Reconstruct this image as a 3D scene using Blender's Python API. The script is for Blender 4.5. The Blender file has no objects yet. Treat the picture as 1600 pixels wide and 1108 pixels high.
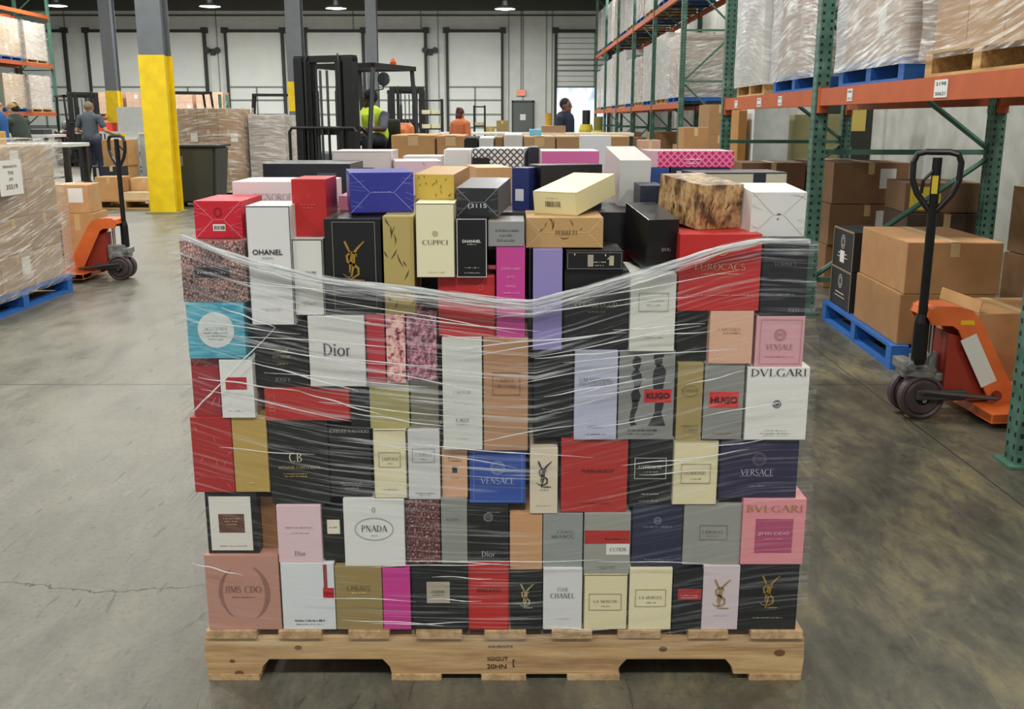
import bpy, bmesh, math, random
from mathutils import Vector, Matrix, noise
SC = bpy.context.scene
COL = SC.collection
R = math.radians
# ------------------------------------------------------------------ camera
F_PX = 1552.0; PITCH = math.atan(368 / F_PX); HC = 1.4
cam_d = bpy.data.cameras.new('camera'); cam_d.sensor_width = 36; cam_d.lens = 36 * F_PX / 1600
cam = bpy.data.objects.new('camera', cam_d); COL.objects.link(cam)
cam.location = (0, 0, HC); cam.rotation_euler = (math.pi / 2 - PITCH, 0, 0)
cam_d.clip_end = 200; cam_d.clip_start = .05
SC.camera = cam
# ------------------------------------------------------------------ world, exposure
w = bpy.data.worlds.new('world'); SC.world = w; w.use_nodes = True
w.node_tree.nodes['Background'].inputs[0].default_value = (.92, .96, 1, 1)
w.node_tree.nodes['Background'].inputs[1].default_value = .35  # added fill light, entering where the hall has no rear wall
SC.view_settings.view_transform = 'Standard'; SC.view_settings.look = 'None'
SC.view_settings.gamma = 1; SC.view_settings.use_curve_mapping = False
SC.view_settings.exposure = 0.3
SC.cycles.max_bounces = 8; SC.cycles.diffuse_bounces = 4; SC.cycles.glossy_bounces = 3
SC.cycles.transparent_max_bounces = 16; SC.cycles.sample_clamp_indirect = 4
LAMP_W = 170.0
LAMPS = [(x, y) for y in (-1.5, 5.5, 12.5, 19.5, 26.5, 33.0) for x in (-14.5, -9.7, -4.9, -.1, 4.0)]
LAMPS_FAR = [(-18.3, 39.5), (-12.1, 39.2), (-7.1, 39.4), (-.3, 39.0)]

# ------------------------------------------------------------------ pixel <-> place helpers (real distances are given)
_f = Vector((0, math.cos(PITCH), -math.sin(PITCH))); _u = Vector((0, math.sin(PITCH), math.cos(PITCH)))
def ray(px, py):
    return _f + Vector((1, 0, 0)) * ((px - 800) / F_PX) + _u * ((554 - py) / F_PX)
def PY(px, py, Y):
    d = ray(px, py); t = Y / d.y; return Vector((d.x * t, Y, HC + d.z * t))
def G(px, py, z=0.0):
    d = ray(px, py); t = (z - HC) / d.z; return Vector((d.x * t, d.y * t, z))
def PX(px, py, X):
    d = ray(px, py); t = X / d.x; return Vector((X, d.y * t, HC + d.z * t))

# ------------------------------------------------------------------ materials
def lin(h):
    h = h.lstrip('#'); c = [int(h[i:i + 2], 16) / 255 for i in (0, 2, 4)]
    return tuple((v / 12.92 if v <= .04045 else ((v + .055) / 1.055) ** 2.4) for v in c) + (1,)
_mats = {}
def nt(m):
    m.use_nodes = True; return m.node_tree, m.node_tree.nodes['Principled BSDF']
def N(t, typ, **kw):
    n = t.nodes.new(typ)
    for k, v in kw.items():
        if k.startswith('i_'):
            key = k[2:]; key = int(key) if key.isdigit() else key
            n.inputs[key].default_value = v
        else: setattr(n, k, v)
    return n
def mat(hexc, rough=.5, metal=0.0, coat=0.0, bump=0.0, scale=40, var=0.0, name=None):
    key = (hexc, rough, metal, coat, bump, scale, var)
    if key in _mats: return _mats[key]
    m = bpy.data.materials.new(name or 'paint_' + hexc.strip('#')); t, b = nt(m)
    b.inputs['Base Color'].default_value = lin(hexc); b.inputs['Roughness'].default_value = rough
    b.inputs['Metallic'].default_value = metal; b.inputs['Coat Weight'].default_value = coat
    b.inputs['Coat Roughness'].default_value = .08
    if bump or var:
        co = N(t, 'ShaderNodeTexCoord'); no = N(t, 'ShaderNodeTexNoise', i_Scale=scale, i_Detail=5.0)
        t.links.new(co.outputs['Object'], no.inputs['Vector'])
        if bump:
            bp = N(t, 'ShaderNodeBump', i_Strength=bump, i_Distance=.004)
            t.links.new(no.outputs['Fac'], bp.inputs['Height']); t.links.new(bp.outputs[0], b.inputs['Normal'])
            t.links.new(bp.outputs[0], b.inputs['Coat Normal'])
        if var:
            hs = N(t, 'ShaderNodeHueSaturation'); hs.inputs['Color'].default_value = lin(hexc)
            mr = N(t, 'ShaderNodeMapRange'); mr.inputs[1].default_value = .3; mr.inputs[2].default_value = .7
            mr.inputs[3].default_value = 1 - var; mr.inputs[4].default_value = 1 + var
            t.links.new(no.outputs['Fac'], mr.inputs[0]); t.links.new(mr.outputs[0], hs.inputs['Value'])
            t.links.new(hs.outputs[0], b.inputs['Base Color'])
    _mats[key] = m; return m
def carton_mat(hexc='#b08a5f'):
    key = ('carton', hexc)
    if key in _mats: return _mats[key]
    m = mat(hexc, .75, 0, 0, .25, 9, .09, 'cardboard'); _mats[key] = m; return m
def emit(hexc, s):
    key = ('emit', hexc, s)
    if key in _mats: return _mats[key]
    m = bpy.data.materials.new('light_' + hexc.strip('#')); t, b = nt(m)
    b.inputs['Base Color'].default_value = (0, 0, 0, 1)
    b.inputs['Emission Color'].default_value = lin(hexc); b.inputs['Emission Strength'].default_value = s
    _mats[key] = m; return m
def ramp(t, stops, src=None):
    r = N(t, 'ShaderNodeValToRGB'); el = r.color_ramp.elements
    while len(el) < len(stops): el.new(.5)
    for e, (p, c) in zip(el, stops): e.position = p; e.color = lin(c) if isinstance(c, str) else (c, c, c, 1)
    if src is not None: t.links.new(src, r.inputs[0])
    return r
def wood_mat(name, c1, c2, c3, axis=0, grain=6.0):
    m = bpy.data.materials.new(name); t, b = nt(m)
    co = N(t, 'ShaderNodeTexCoord'); mp = N(t, 'ShaderNodeMapping')
    s = [22.0, 22.0, 22.0]; s[axis] = 1.3; mp.inputs['Scale'].default_value = s
    t.links.new(co.outputs['Object'], mp.inputs[0])
    oi = N(t, 'ShaderNodeObjectInfo'); ad = N(t, 'ShaderNodeVectorMath', operation='ADD')
    ml = N(t, 'ShaderNodeMath', operation='MULTIPLY', i_1=31.0)
    t.links.new(oi.outputs['Random'], ml.inputs[0]); t.links.new(mp.outputs[0], ad.inputs[0]); t.links.new(ml.outputs[0], ad.inputs[1])
    no = N(t, 'ShaderNodeTexNoise', i_Scale=grain / 4, i_Detail=8.0, i_Roughness=.7, i_Distortion=.35)
    t.links.new(ad.outputs[0], no.inputs['Vector'])
    r = ramp(t, [(.32, c1), (.5, c2), (.68, c3)], no.outputs['Fac']); t.links.new(r.outputs[0], b.inputs['Base Color'])
    b.inputs['Roughness'].default_value = .75
    bp = N(t, 'ShaderNodeBump', i_Strength=.5, i_Distance=.004); t.links.new(no.outputs['Fac'], bp.inputs['Height'])
    t.links.new(bp.outputs[0], b.inputs['Normal']); return m

# ------------------------------------------------------------------ mesh helpers
class MB:
    def __init__(s): s.v = []; s.f = []; s.mi = []
    def quad(s, a, b, c, d, mi=0):
        n = len(s.v); s.v += [tuple(a), tuple(b), tuple(c), tuple(d)]; s.f.append((n, n + 1, n + 2, n + 3)); s.mi.append(mi)
    def poly(s, pts, mi=0):
        n = len(s.v); s.v += [tuple(p) for p in pts]; s.f.append(tuple(range(n, n + len(pts)))); s.mi.append(mi)
    def box(s, x0, y0, z0, x1, y1, z1, mi=0, bev=0.0):
        if bev > 0:
            bm = bmesh.new(); bmesh.ops.create_cube(bm, size=1)
            for v in bm.verts: v.co = Vector(((x0 + x1) / 2 + v.co.x * (x1 - x0), (y0 + y1) / 2 + v.co.y * (y1 - y0), (z0 + z1) / 2 + v.co.z * (z1 - z0)))
            bmesh.ops.bevel(bm, geom=bm.edges[:], offset=bev, segments=2, profile=.6, affect='EDGES')
            s.bm(bm, mi); return
        n = len(s.v)
        s.v += [(x0, y0, z0), (x1, y0, z0), (x1, y1, z0), (x0, y1, z0), (x0, y0, z1), (x1, y0, z1), (x1, y1, z1), (x0, y1, z1)]
        for f in ((0, 1, 5, 4), (1, 2, 6, 5), (2, 3, 7, 6), (3, 0, 4, 7), (4, 5, 6, 7), (3, 2, 1, 0)):
            s.f.append(tuple(n + i for i in f)); s.mi.append(mi)
    def bm(s, bm, mi=0):
        n = len(s.v); bm.verts.index_update()
        for v in bm.verts: s.v.append(tuple(v.co))
        for f in bm.faces: s.f.append(tuple(n + v.index for v in f.verts)); s.mi.append(mi)
        bm.free()
    def tube(s, pts, r, seg=8, mi=0, closed=False, flat=None):
        """swept tube; r a number or a list; flat=(a,b) scales its two axes"""
        pts = [Vector(p) for p in pts]; n0 = len(s.v); k = len(pts)
        up = Vector((0, 0, 1)); prev = None
        for i, p in enumerate(pts):
            if closed: d = pts[(i + 1) % k] - pts[i - 1]
            else: d = pts[min(i + 1, k - 1)] - pts[max(i - 1, 0)]
            if d.length < 1e-9: d = Vector((0, 0, 1))
            d.normalize()
            if prev is None:
                a = up.cross(d)
                if a.length < .2: a = Vector((1, 0, 0)).cross(d)
            else: a = prev - d * prev.dot(d)
            a.normalize(); prev = a; b = d.cross(a); rr = r[i] if isinstance(r, (list, tuple)) else r
            fa, fb = flat or (1, 1)
            for j in range(seg):
                th = 2 * math.pi * j / seg; s.v.append(tuple(p + a * (math.cos(th) * rr * fa) + b * (math.sin(th) * rr * fb)))
        for i in range(k if closed else k - 1):
            for j in range(seg):
                a0 = n0 + i * seg + j; a1 = n0 + i * seg + (j + 1) % seg; b0 = n0 + ((i + 1) % k) * seg + j; b1 = n0 + ((i + 1) % k) * seg + (j + 1) % seg
                s.f.append((a0, a1, b1, b0)); s.mi.append(mi)
        if not closed:
            s.f.append(tuple(n0 + j for j in range(seg))[::-1]); s.mi.append(mi)
            s.f.append(tuple(n0 + (k - 1) * seg + j for j in range(seg))); s.mi.append(mi)
    def ext(s, prof, axis, a, b, mi=0):
        """extrude a 2-D outline along an axis: 'y' outline in x,z; 'x' outline in y,z; 'z' outline in x,y"""
        def P(p, t): return {'y': (p[0], t, p[1]), 'x': (t, p[0], p[1]), 'z': (p[0], p[1], t)}[axis]
        n = len(s.v); k = len(prof)
        s.v += [P(p, a) for p in prof] + [P(p, b) for p in prof]
        s.f.append(tuple(range(n, n + k))); s.mi.append(mi); s.f.append(tuple(range(n + 2 * k - 1, n + k - 1, -1))); s.mi.append(mi)
        for i in range(k): s.f.append((n + i, n + (i + 1) % k, n + k + (i + 1) % k, n + k + i)); s.mi.append(mi)
    def lathe(s, prof, axis='z', c=(0, 0, 0), seg=24, mi=0):
        n = len(s.v); k = len(prof)
        for j in range(seg):
            th = 2 * math.pi * j / seg
            for r, h in prof:
                a, b = r * math.cos(th), r * math.sin(th)
                p = {'z': (a, b, h), 'y': (a, h, b), 'x': (h, a, b)}[axis]
                s.v.append((c[0] + p[0], c[1] + p[1], c[2] + p[2]))
        for j in range(seg):
            for i in range(k - 1):
                s.f.append((n + j * k + i, n + ((j + 1) % seg) * k + i, n + ((j + 1) % seg) * k + i + 1, n + j * k + i + 1)); s.mi.append(mi)
    def ell(s, c, r, rot=None, seg=14, mi=0):
        bm = bmesh.new(); bmesh.ops.create_uvsphere(bm, u_segments=seg, v_segments=max(8, seg // 2 + 2), radius=1)
        for v in bm.verts:
            p = Vector((v.co.x * r[0], v.co.y * r[1], v.co.z * r[2]))
            if rot: p = rot @ p
            v.co = p + Vector(c)
        s.bm(bm, mi)
    def cap(s, a, b, ra, rb, seg=12, flat=None):
        """tapered limb with round ends"""
        a = Vector(a); b = Vector(b); d = (b - a).normalized(); P = []; Q = []
        for k in (80, 55, 28): P.append(a - d * ra * math.sin(R(k))); Q.append(ra * math.cos(R(k)))
        P += [a, (a + b) / 2, b]; Q += [ra, (ra + rb) / 2, rb]
        for k in (28, 55, 80): P.append(b + d * rb * math.sin(R(k))); Q.append(rb * math.cos(R(k)))
        s.tube(P, Q, seg, flat=flat)
    def mesh(s, name, mats, smooth=False, fix=True):
        me = bpy.data.meshes.new(name); me.from_pydata(s.v, [], s.f)
        for m in (mats if isinstance(mats, (list, tuple)) else [mats]): me.materials.append(m)
        me.polygons.foreach_set('material_index', s.mi)
        if fix:
            bm = bmesh.new(); bm.from_mesh(me); bmesh.ops.recalc_face_normals(bm, faces=bm.faces[:]); bm.to_mesh(me); bm.free()
        if smooth: me.shade_smooth()
        me.update(); return me
    def build(s, name, mats, parent=None, loc=(0, 0, 0), rz=0.0, smooth=False, fix=True):
        return link(name, s.mesh(name, mats, smooth, fix), parent, loc, rz)
def link(name, data, parent=None, loc=(0, 0, 0), rz=0.0):
    o = bpy.data.objects.new(name, data); COL.objects.link(o); o.location = loc; o.rotation_euler = (0, 0, rz)
    if parent is not None: o.parent = parent
    return o
def tag(o, label=None, cat=None, group=None, kind=None):
    if label: o['label'] = label
    if cat: o['category'] = cat
    if group: o['group'] = group
    if kind: o['kind'] = kind
    return o
def empty(name, loc=(0, 0, 0), rz=0.0, label=None, cat=None, group=None, kind=None):
    return tag(link(name, None, None, loc, rz), label, cat, group, kind)
def struct(o): o['kind'] = 'structure'; return o
def kids(o): return [c for c in COL.objects if c.parent == o]
def copy_tree(o, loc=None, rz=None, label=None, group=None, parent=None, _map=None):
    if _map is None:
        _map = {}
        for c in COL.objects:
            if c.parent is not None: _map.setdefault(c.parent.name, []).append(c)
    c = o.copy(); COL.objects.link(c); c.parent = parent
    for ch in _map.get(o.name, []): copy_tree(ch, None, None, None, None, c, _map)
    if loc is not None: c.location = loc
    if rz is not None: c.rotation_euler = (0, 0, rz)
    if label: c['label'] = label
    if group: c['group'] = group
    return c
# ------------------------------------------------------------------ the hall
YW = 44.5; XR = 5.3; XL = -26.0; ZC = 7.6
def floor_material():
    m = bpy.data.materials.new('concrete_floor'); t, b = nt(m); L = t.links.new
    co = N(t, 'ShaderNodeTexCoord'); sx = N(t, 'ShaderNodeSeparateXYZ'); L(co.outputs['Object'], sx.inputs[0])
    def noise_(scale, det, rough=.6, dist=0.0, vec=None):
        n = N(t, 'ShaderNodeTexNoise', i_Scale=scale, i_Detail=det, i_Roughness=rough, i_Distortion=dist)
        L(vec or co.outputs['Object'], n.inputs['Vector']); return n
    mp0 = N(t, 'ShaderNodeMapping'); mp0.inputs['Rotation'].default_value = (0, 0, -.6); mp0.inputs['Scale'].default_value = (2.4, 1.0, 1); L(co.outputs['Object'], mp0.inputs[0])
    big = noise_(.55, 5.0, .65, .3); mid = noise_(2.2, 12.0, .76, .25, mp0.outputs[0]); fine = noise_(46, 8.0, .75)
    mp = N(t, 'ShaderNodeMapping'); mp.inputs['Rotation'].default_value = (0, 0, .5); mp.inputs['Scale'].default_value = (9, 1.6, 1)
    L(co.outputs['Object'], mp.inputs[0]); scr = noise_(1.4, 7.0, .7, .5, mp.outputs[0])
    base = ramp(t, [(.34, '#4f4d44'), (.5, '#68665c'), (.66, '#79766b')], mid.outputs['Fac'])
    # the traffic side of the aisle is worn browner and darker
    def mix(a, bb, fac, mode='MIX'):
        x = N(t, 'ShaderNodeMix', data_type='RGBA', blend_type=mode)
        if isinstance(fac, float): x.inputs[0].default_value = fac
        else: L(fac, x.inputs[0])
        for i, s in ((6, a), (7, bb)):
            if isinstance(s, str): x.inputs[i].default_value = lin(s)
            else: L(s, x.inputs[i])
        return x.outputs[2]
    def math_(op, a, bb=None, c=None):
        x = N(t, 'ShaderNodeMath', operation=op)
        for i, s in enumerate((a, bb, c)):
            if s is None: continue
            if isinstance(s, (int, float)): x.inputs[i].default_value = s
            else: L(s, x.inputs[i])
        return x.outputs[0]
    worn = N(t, 'ShaderNodeMapRange'); worn.inputs[1].default_value = -.9; worn.inputs[2].default_value = 1.2
    L(math_('ADD', sx.outputs['X'], math_('MULTIPLY', big.outputs['Fac'], .8)), worn.inputs[0])
    brown = ramp(t, [(.34, '#2c2c27'), (.5, '#4b483b'), (.64, '#6f6747')], mid.outputs['Fac'])
    col = mix(base.outputs[0], brown.outputs[0], math_('MULTIPLY', worn.outputs[0], .92))
    st = ramp(t, [(.54, 0.0), (.72, .6)], big.outputs['Fac']); col = mix(col, '#807b6b', st.outputs[0])
    s2 = ramp(t, [(.54, 0.0), (.72, .6)], scr.outputs['Fac']); col = mix(col, '#5d5a4e', s2.outputs[0])
    s3 = ramp(t, [(.36, .55), (.47, 0.0)], fine.outputs['Fac']); col = mix(col, '#3f3d36', s3.outputs[0])
    mp4 = N(t, 'ShaderNodeMapping'); mp4.inputs['Rotation'].default_value = (0, 0, .7); mp4.inputs['Scale'].default_value = (26, 5, 1); L(co.outputs['Object'], mp4.inputs[0])
    sc4 = noise_(1.0, 3.0, .5, .6, mp4.outputs[0]); s4 = ramp(t, [(.655, 0.0), (.7, .6)], sc4.outputs['Fac']); col = mix(col, '#34322b', s4.outputs[0])
    mp5 = N(t, 'ShaderNodeMapping'); mp5.inputs['Rotation'].default_value = (0, 0, -.5); mp5.inputs['Scale'].default_value = (34, 9, 1); L(co.outputs['Object'], mp5.inputs[0])
    sc5 = noise_(1.0, 2.0, .5, .9, mp5.outputs[0]); s5 = ramp(t, [(.68, 0.0), (.74, .12)], sc5.outputs['Fac']); col = mix(col, '#a39f92', s5.outputs[0])
    # blotches of worn sealer and scuffed spots
    vo = N(t, 'ShaderNodeTexVoronoi', i_Scale=2.3); L(co.outputs['Object'], vo.inputs['Vector'])
    sp = ramp(t, [(.012, .8), (.03, 0.0)], vo.outputs['Distance']); col = mix(col, '#2f2d28', sp.outputs[0])
    # saw-cut joints
    def line_y(y0, wd, amp, fs):
        nn = noise_(fs, 6.0, .7); yy = math_('ADD', sx.outputs['Y'], math_('MULTIPLY', math_('SUBTRACT', nn.outputs['Fac'], .5), amp))
        return math_('LESS_THAN', math_('ABSOLUTE', math_('SUBTRACT', yy, y0)), wd)
    def line_x(x0, wd, amp, fs):
        nn = noise_(fs, 6.0, .7); yy = math_('ADD', sx.outputs['X'], math_('MULTIPLY', math_('SUBTRACT', nn.outputs['Fac'], .5), amp))
        return math_('LESS_THAN', math_('ABSOLUTE', math_('SUBTRACT', yy, x0)), wd)
    yj = G(150, 601).y
    j = math_('MAXIMUM', line_y(yj, .007, 0.0, 1.0), line_y(yj + 4.6, .009, 0, 1.0))
    for q in (9.2, 13.8, 18.4): j = math_('MAXIMUM', j, line_y(yj + q, .012, 0, 1.0))
    j = math_('MAXIMUM', j, line_x(-6.1, .008, 0, 1.0)); j = math_('MAXIMUM', j, line_x(-11.0, .01, 0, 1.0))
    j = math_('MAXIMUM', j, line_x(1.9, .004, .02, 1.0))
    left = math_('LESS_THAN', sx.outputs['X'], -.35)
    crack = math_('MULTIPLY', line_y(G(150, 912).y, .0038, .34, 1.3), left)
    c2 = math_('MULTIPLY', line_x(-1.22, .0022, .5, 1.5), math_('LESS_THAN', sx.outputs['Y'], G(0, 912).y))
    c3 = math_('MULTIPLY', line_x(-1.9, .0022, .7, 1.1), math_('LESS_THAN', sx.outputs['Y'], G(0, 760).y))
    col = mix(col, '#2a2822', math_('MULTIPLY', math_('MAXIMUM', j, crack), .95))
    col = mix(col, '#55524a', math_('MULTIPLY', math_('MAXIMUM', c2, c3), .7))
    L(col, b.inputs['Base Color'])
    rr = N(t, 'ShaderNodeMapRange'); rr.inputs[1].default_value = .3; rr.inputs[2].default_value = .7; rr.inputs[3].default_value = .3; rr.inputs[4].default_value = .55
    L(mid.outputs['Fac'], rr.inputs[0]); L(rr.outputs[0], b.inputs['Roughness'])
    bp = N(t, 'ShaderNodeBump', i_Strength=.35, i_Distance=.004); L(math_('ADD', fine.outputs['Fac'], math_('MULTIPLY', mid.outputs['Fac'], 2.0)), bp.inputs['Height'])
    L(bp.outputs[0], b.inputs['Normal']); return m
mb = MB(); mb.box(XL, -6, -.12, XR + 2, YW + .3, 0); fl = struct(mb.build('floor', floor_material()))
white_wall = mat('#d6dad6', .8, 0, 0, .1, 3, .05, 'white_wall')
mb = MB(); mb.box(XL, YW, 0, XR + 2, YW + .25, ZC)
struct(mb.build('wall_back', white_wall))
mb = MB(); mb.box(XR, -6, 0, XR + .2, YW, ZC); struct(mb.build('wall_right', mat('#a9aaa4', .75, 0, 0, .2, 4, .14, 'grey_block_wall')))
mb = MB(); mb.box(XL - .2, -6, 0, XL, YW, ZC); struct(mb.build('wall_left', white_wall))
mb = MB(); mb.box(XL, -6, ZC, XR + 2, YW, ZC + .15); struct(mb.build('ceiling', mat('#4a4d4c', .8, name='dark_roof_deck')))
# tilt-up panel joints and a warmer band under the roof
k = 1
for px in (112, 250, 345, 452, 556, 660, 686, 795, 817, 853, 862):
    x = PY(px, 150, YW).x; mb = MB(); mb.box(x - .02, YW - .03, 0, x + .02, YW - .002, 5.9)
    struct(mb.build('trim_%d' % k, mat('#8d928d', .8))); k += 1
zt = PY(800, 45, YW).z
mb = MB(); mb.box(XL, YW - .03, PY(800, 17, YW).z, XR, YW - .004, PY(800, 17, YW).z + 1.2); struct(mb.build('trim_%d' % k, mat('#5a5c58', .8))); k += 1
mb = MB(); mb.box(XL, YW - .05, PY(800, 24, YW).z - .03, XR, YW - .006, PY(800, 24, YW).z + .03); struct(mb.build('trim_%d' % k, mat('#3f4340', .6))); k += 1
# roof joists: chords and diagonals
steel = mat('#3b3f40', .55, .3); steel_g = mat('#55595a', .5, .3)
for y in (24.0, 28.0, 32.0, 35.5, 38.5, 41.5, 43.6):
    mb = MB(); zb = 6.55 if y > 40 else 6.62
    mb.box(XL, y - .05, zb, XR, y + .05, zb + .09); mb.box(XL, y - .06, 7.3, XR, y + .06, 7.42)
    x = XL; i = 0
    while x < XR - .6:
        a, b = (zb + .05, 7.34) if i % 2 == 0 else (7.34, zb + .05)
        mb.tube([(x, y, a), (x + .62, y, b)], .028, 5); x += .62; i += 1
    struct(mb.build('trim_%d' % k, steel)); k += 1
for x in (-17.5, -12.5, -7.0, -1.5, 3.0):
    mb = MB(); mb.box(x - .12, 18, 6.35, x + .12, YW, 6.4); mb.box(x - .03, 18, 6.4, x + .03, YW, 6.9); mb.box(x - .12, 18, 6.9, x + .12, YW, 6.95)
    struct(mb.build('trim_%d' % k, steel)); k += 1
# ------------------------------------------------------------------ dock doors in the back wall
door_white = mat('#dfe3df', .6, 0, 0, .05, 2, .03, 'door_white'); track = mat('#2e312f', .6)
gate = mat('#7b827e', .5)
day = None
def dock_door(n, px0, px1, open_=False):
    x0 = PY(px0, 100, YW).x; x1 = PY(px1, 100, YW).x; zt = PY(800, 51, YW).z; zl = PY(800, 136, YW).z
    mb = MB()
    if open_:
        zo = PY(800, 136, YW).z; hh = zt - zo
        for q in range(10):
            a = zo + hh * q / 10; mb.box(x0, YW - .14, a + .012, x1, YW - .08, a + hh / 10 - .012)
    else:
        mb.box(x0, YW - .12, .02, x1, YW - .05, zt)
    d = mb.build('door_%d' % n, door_white); struct(d)
    t = MB()
    for x in (x0 - .05, x1 + .05): t.box(x - .055, YW - .2, 0, x + .055, YW - .01, zt + .12)
    t.box(x0 - .2, YW - .22, zt + .0, x1 + .2, YW - .02, zt + .12)
    for x in (x0 - .08, x1 + .08): t.box(x - .13, YW - .24, zt - .02, x + .13, YW - .02, zt + .2)
    t.build('door_track', track, d)
    t = MB(); W = (x1 - x0)
    if open_:
        hh = zt - zl
        for q in (0, 3, 4, 5, 10): t.box(x0, YW - .17, zl + hh * q / 10 - .035, x1, YW - .14, zl + hh * q / 10 + .035)
        t.box(x0 + W * .72, YW - .17, zl, x0 + W * .72 + .06, YW - .14, zt)
    else:
        for z in (zl, zl - .55, zl - 1.15, zl - 1.7): t.box(x0, YW - .16, z - .03, x1, YW - .12, z + .03)
        t.box((x0 + x1) / 2 - .03, YW - .16, zl - 1.7, (x0 + x1) / 2 + .03, YW - .12, zl)
    t.build('door_frame', gate, d)
    if open_:
        # daylight outside the raised door: glowing panel before the wall, bright yard painted on
        mb = MB(); mb.box(x0, YW - .06, 0, x1, YW - .02, zl)
        m = bpy.data.materials.new('daylight_yard'); tt, b = nt(m)
        co = N(tt, 'ShaderNodeTexCoord'); mp = N(tt, 'ShaderNodeMapping'); mp.inputs['Scale'].default_value = (1.2, 1, .5); tt.links.new(co.outputs['Object'], mp.inputs[0])
        no = N(tt, 'ShaderNodeTexNoise', i_Scale=1.4, i_Detail=4.0); tt.links.new(mp.outputs[0], no.inputs['Vector'])
        r = ramp(tt, [(.42, '#9fb4cc'), (.5, '#d5e2ee'), (.6, '#f7fbff')], no.outputs['Fac'])
        b.inputs['Base Color'].default_value = (0, 0, 0, 1); tt.links.new(r.outputs[0], b.inputs['Emission Color']); b.inputs['Emission Strength'].default_value = 1.0
        mb.build('daylight_panel', m, d)
for n, (a, b, o) in enumerate([(30, 104, 0), (143, 228, 0), (263, 321, 0), (358, 442, 0), (482, 567, 0), (581, 664, 0), (701, 783, 0), (870, 950, 1)]): dock_door(n + 1, a, b, bool(o))
# personnel door
x0 = PY(802, 170, YW).x; x1 = PY(832, 170, YW).x; mb = MB(); mb.box(x0, YW - .1, 0, x1, YW - .02, PY(800, 160, YW).z)
d9 = struct(mb.build('door_9', mat('#5d6462', .6)))
mb = MB(); z = PY(800, 160, YW).z
mb.box(x0 - .07, YW - .13, 0, x0, YW - .01, z + .08); mb.box(x1, YW - .13, 0, x1 + .07, YW - .01, z + .08); mb.box(x0 - .07, YW - .13, z, x1 + .07, YW - .01, z + .08)
mb.build('door_frame', mat('#3c413f', .6), d9)
mb = MB(); mb.box((x0 + x1) / 2 - .12, YW - .11, z - .75, (x0 + x1) / 2 + .12, YW - .1, z - .5); mb.build('door_notice', mat('#e0e2df', .7), d9)
mb = MB(); mb.tube([(x1 - .1, YW - .1, 1.0), (x1 - .1, YW - .16, 1.0), (x1 - .22, YW - .16, 1.0)], .015, 6); mb.build('door_handle', mat('#9a9d9c', .3, .9), d9)
# emergency lights between the doors
for i, px in enumerate((332, 672)):
    p = PY(px, 80, YW - .12); o = empty('emergency_light', p, 0, ['black twin-head emergency light on the wall beside the second yellow column', 'black twin-head emergency light on the wall beyond the forklift roof'][i], 'emergency light', 'emergency lights on the back wall')
    mb = MB(); mb.box(-.1, -.02, -.16, .1, .1, .1); mb.build('housing', mat('#26282a', .5), o)
    for s in (-1, 1):
        mb = MB(); mb.lathe([(0, -.12), (.12, -.12), (.13, -.02), (.06, .05), (0, .05)], 'y', (s * .22, 0, .04), 12); mb.build('lamp_head', mat('#1c1e20', .4), o)
# ------------------------------------------------------------------ columns
def column(px, py_base, py_top_yel, width, label, base_y=None, low=None):
    g = G(px, py_base) if base_y is None else Vector((PY(px, 186, base_y).x, base_y, 0))
    zy = PY(px, py_top_yel, g.y).z; hw = width / 2
    o = empty('steel_column', g, 0, label, 'column', 'roof columns', 'thing')
    mb = MB(); t = .02
    def H(mb, z0, z1, e=0.0):
        mb.box(-hw - e, -hw - e, z0, hw + e, -hw + t + e, z1); mb.box(-hw - e, hw - t - e, z0, hw + e, hw + e, z1)
        mb.box(hw * .55 - e, -hw + t, z0, hw * .55 + t + e, hw - t, z1)
        mb.box(-hw * .9 - e, -hw + t, z0, -hw * .9 + t + e, hw - t, z1)
    H(mb, zy if low is None else 0, ZC); mb.build('column_shaft', mat('#6b7074', .45, .2, 0, .1, 5, .08, 'grey_steel'), o)
    mb = MB(); H(mb, 0.02 if low is None else PY(px, low, g.y).z, zy, .012); mb.build('yellow_guard', mat('#e6c40c', .5, 0, 0, .2, 6, .1, 'safety_yellow'), o)
    mb = MB(); mb.box(-hw - .07, -hw - .07, 0, hw + .07, hw + .07, .025); mb.build('base_plate', mat('#8d8447', .6), o)
    return o
column(262, 332, 87, .36, 'thick steel column with tall yellow guard beside the dark rubbish bin')
column(181, 0, 142, .37, 'thin distant column with yellow foot behind the man in the slate polo', base_y=33.0)
column(467, 0, 128, .36, 'grey column with a yellow band directly behind the forklift mast', base_y=25.0, low=174)
column(585, 0, 215, .33, 'plain grey column rising behind the forklift driver cage', base_y=32.0)
# ------------------------------------------------------------------ ceiling lamps (each with the light it gives)
def hb_mesh():
    mb = MB(); mb.lathe([(0, .28), (.1, .28), (.12, .12), (.36, .05), (.4, 0), (.38, -.01)], 'z', (0, 0, 0), 20); return mb.mesh('housing', mat('#9b9fa0', .35, .6))
hm = hb_mesh(); mb = MB(); mb.lathe([(0, -.03), (.2, -.025), (.38, 0)], 'z', (0, 0, 0), 20); dm = mb.mesh('diffuser', emit('#fdfff4', 9.0), True)
def lamp(x, y, z, i, label):
    o = empty('high_bay_lamp', (x, y, z), 0, label, 'ceiling lamp', 'high bay lamps')
    link('housing', hm, o); link('diffuser', dm, o)
    mb = MB(); mb.tube([(0, 0, .27), (0, 0, ZC - z)], .012, 6); mb.build('hanger', steel, o)
    l = bpy.data.lights.new('lamp_light', 'AREA'); l.shape = 'DISK'; l.size = .9; l.energy = LAMP_W * (1.25 if y > 30 else 1); l.color = (1.0, .985, .93)
    lo = bpy.data.objects.new('lamp_light', l); COL.objects.link(lo); lo.parent = o; lo.location = (0, 0, -.06)
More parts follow.
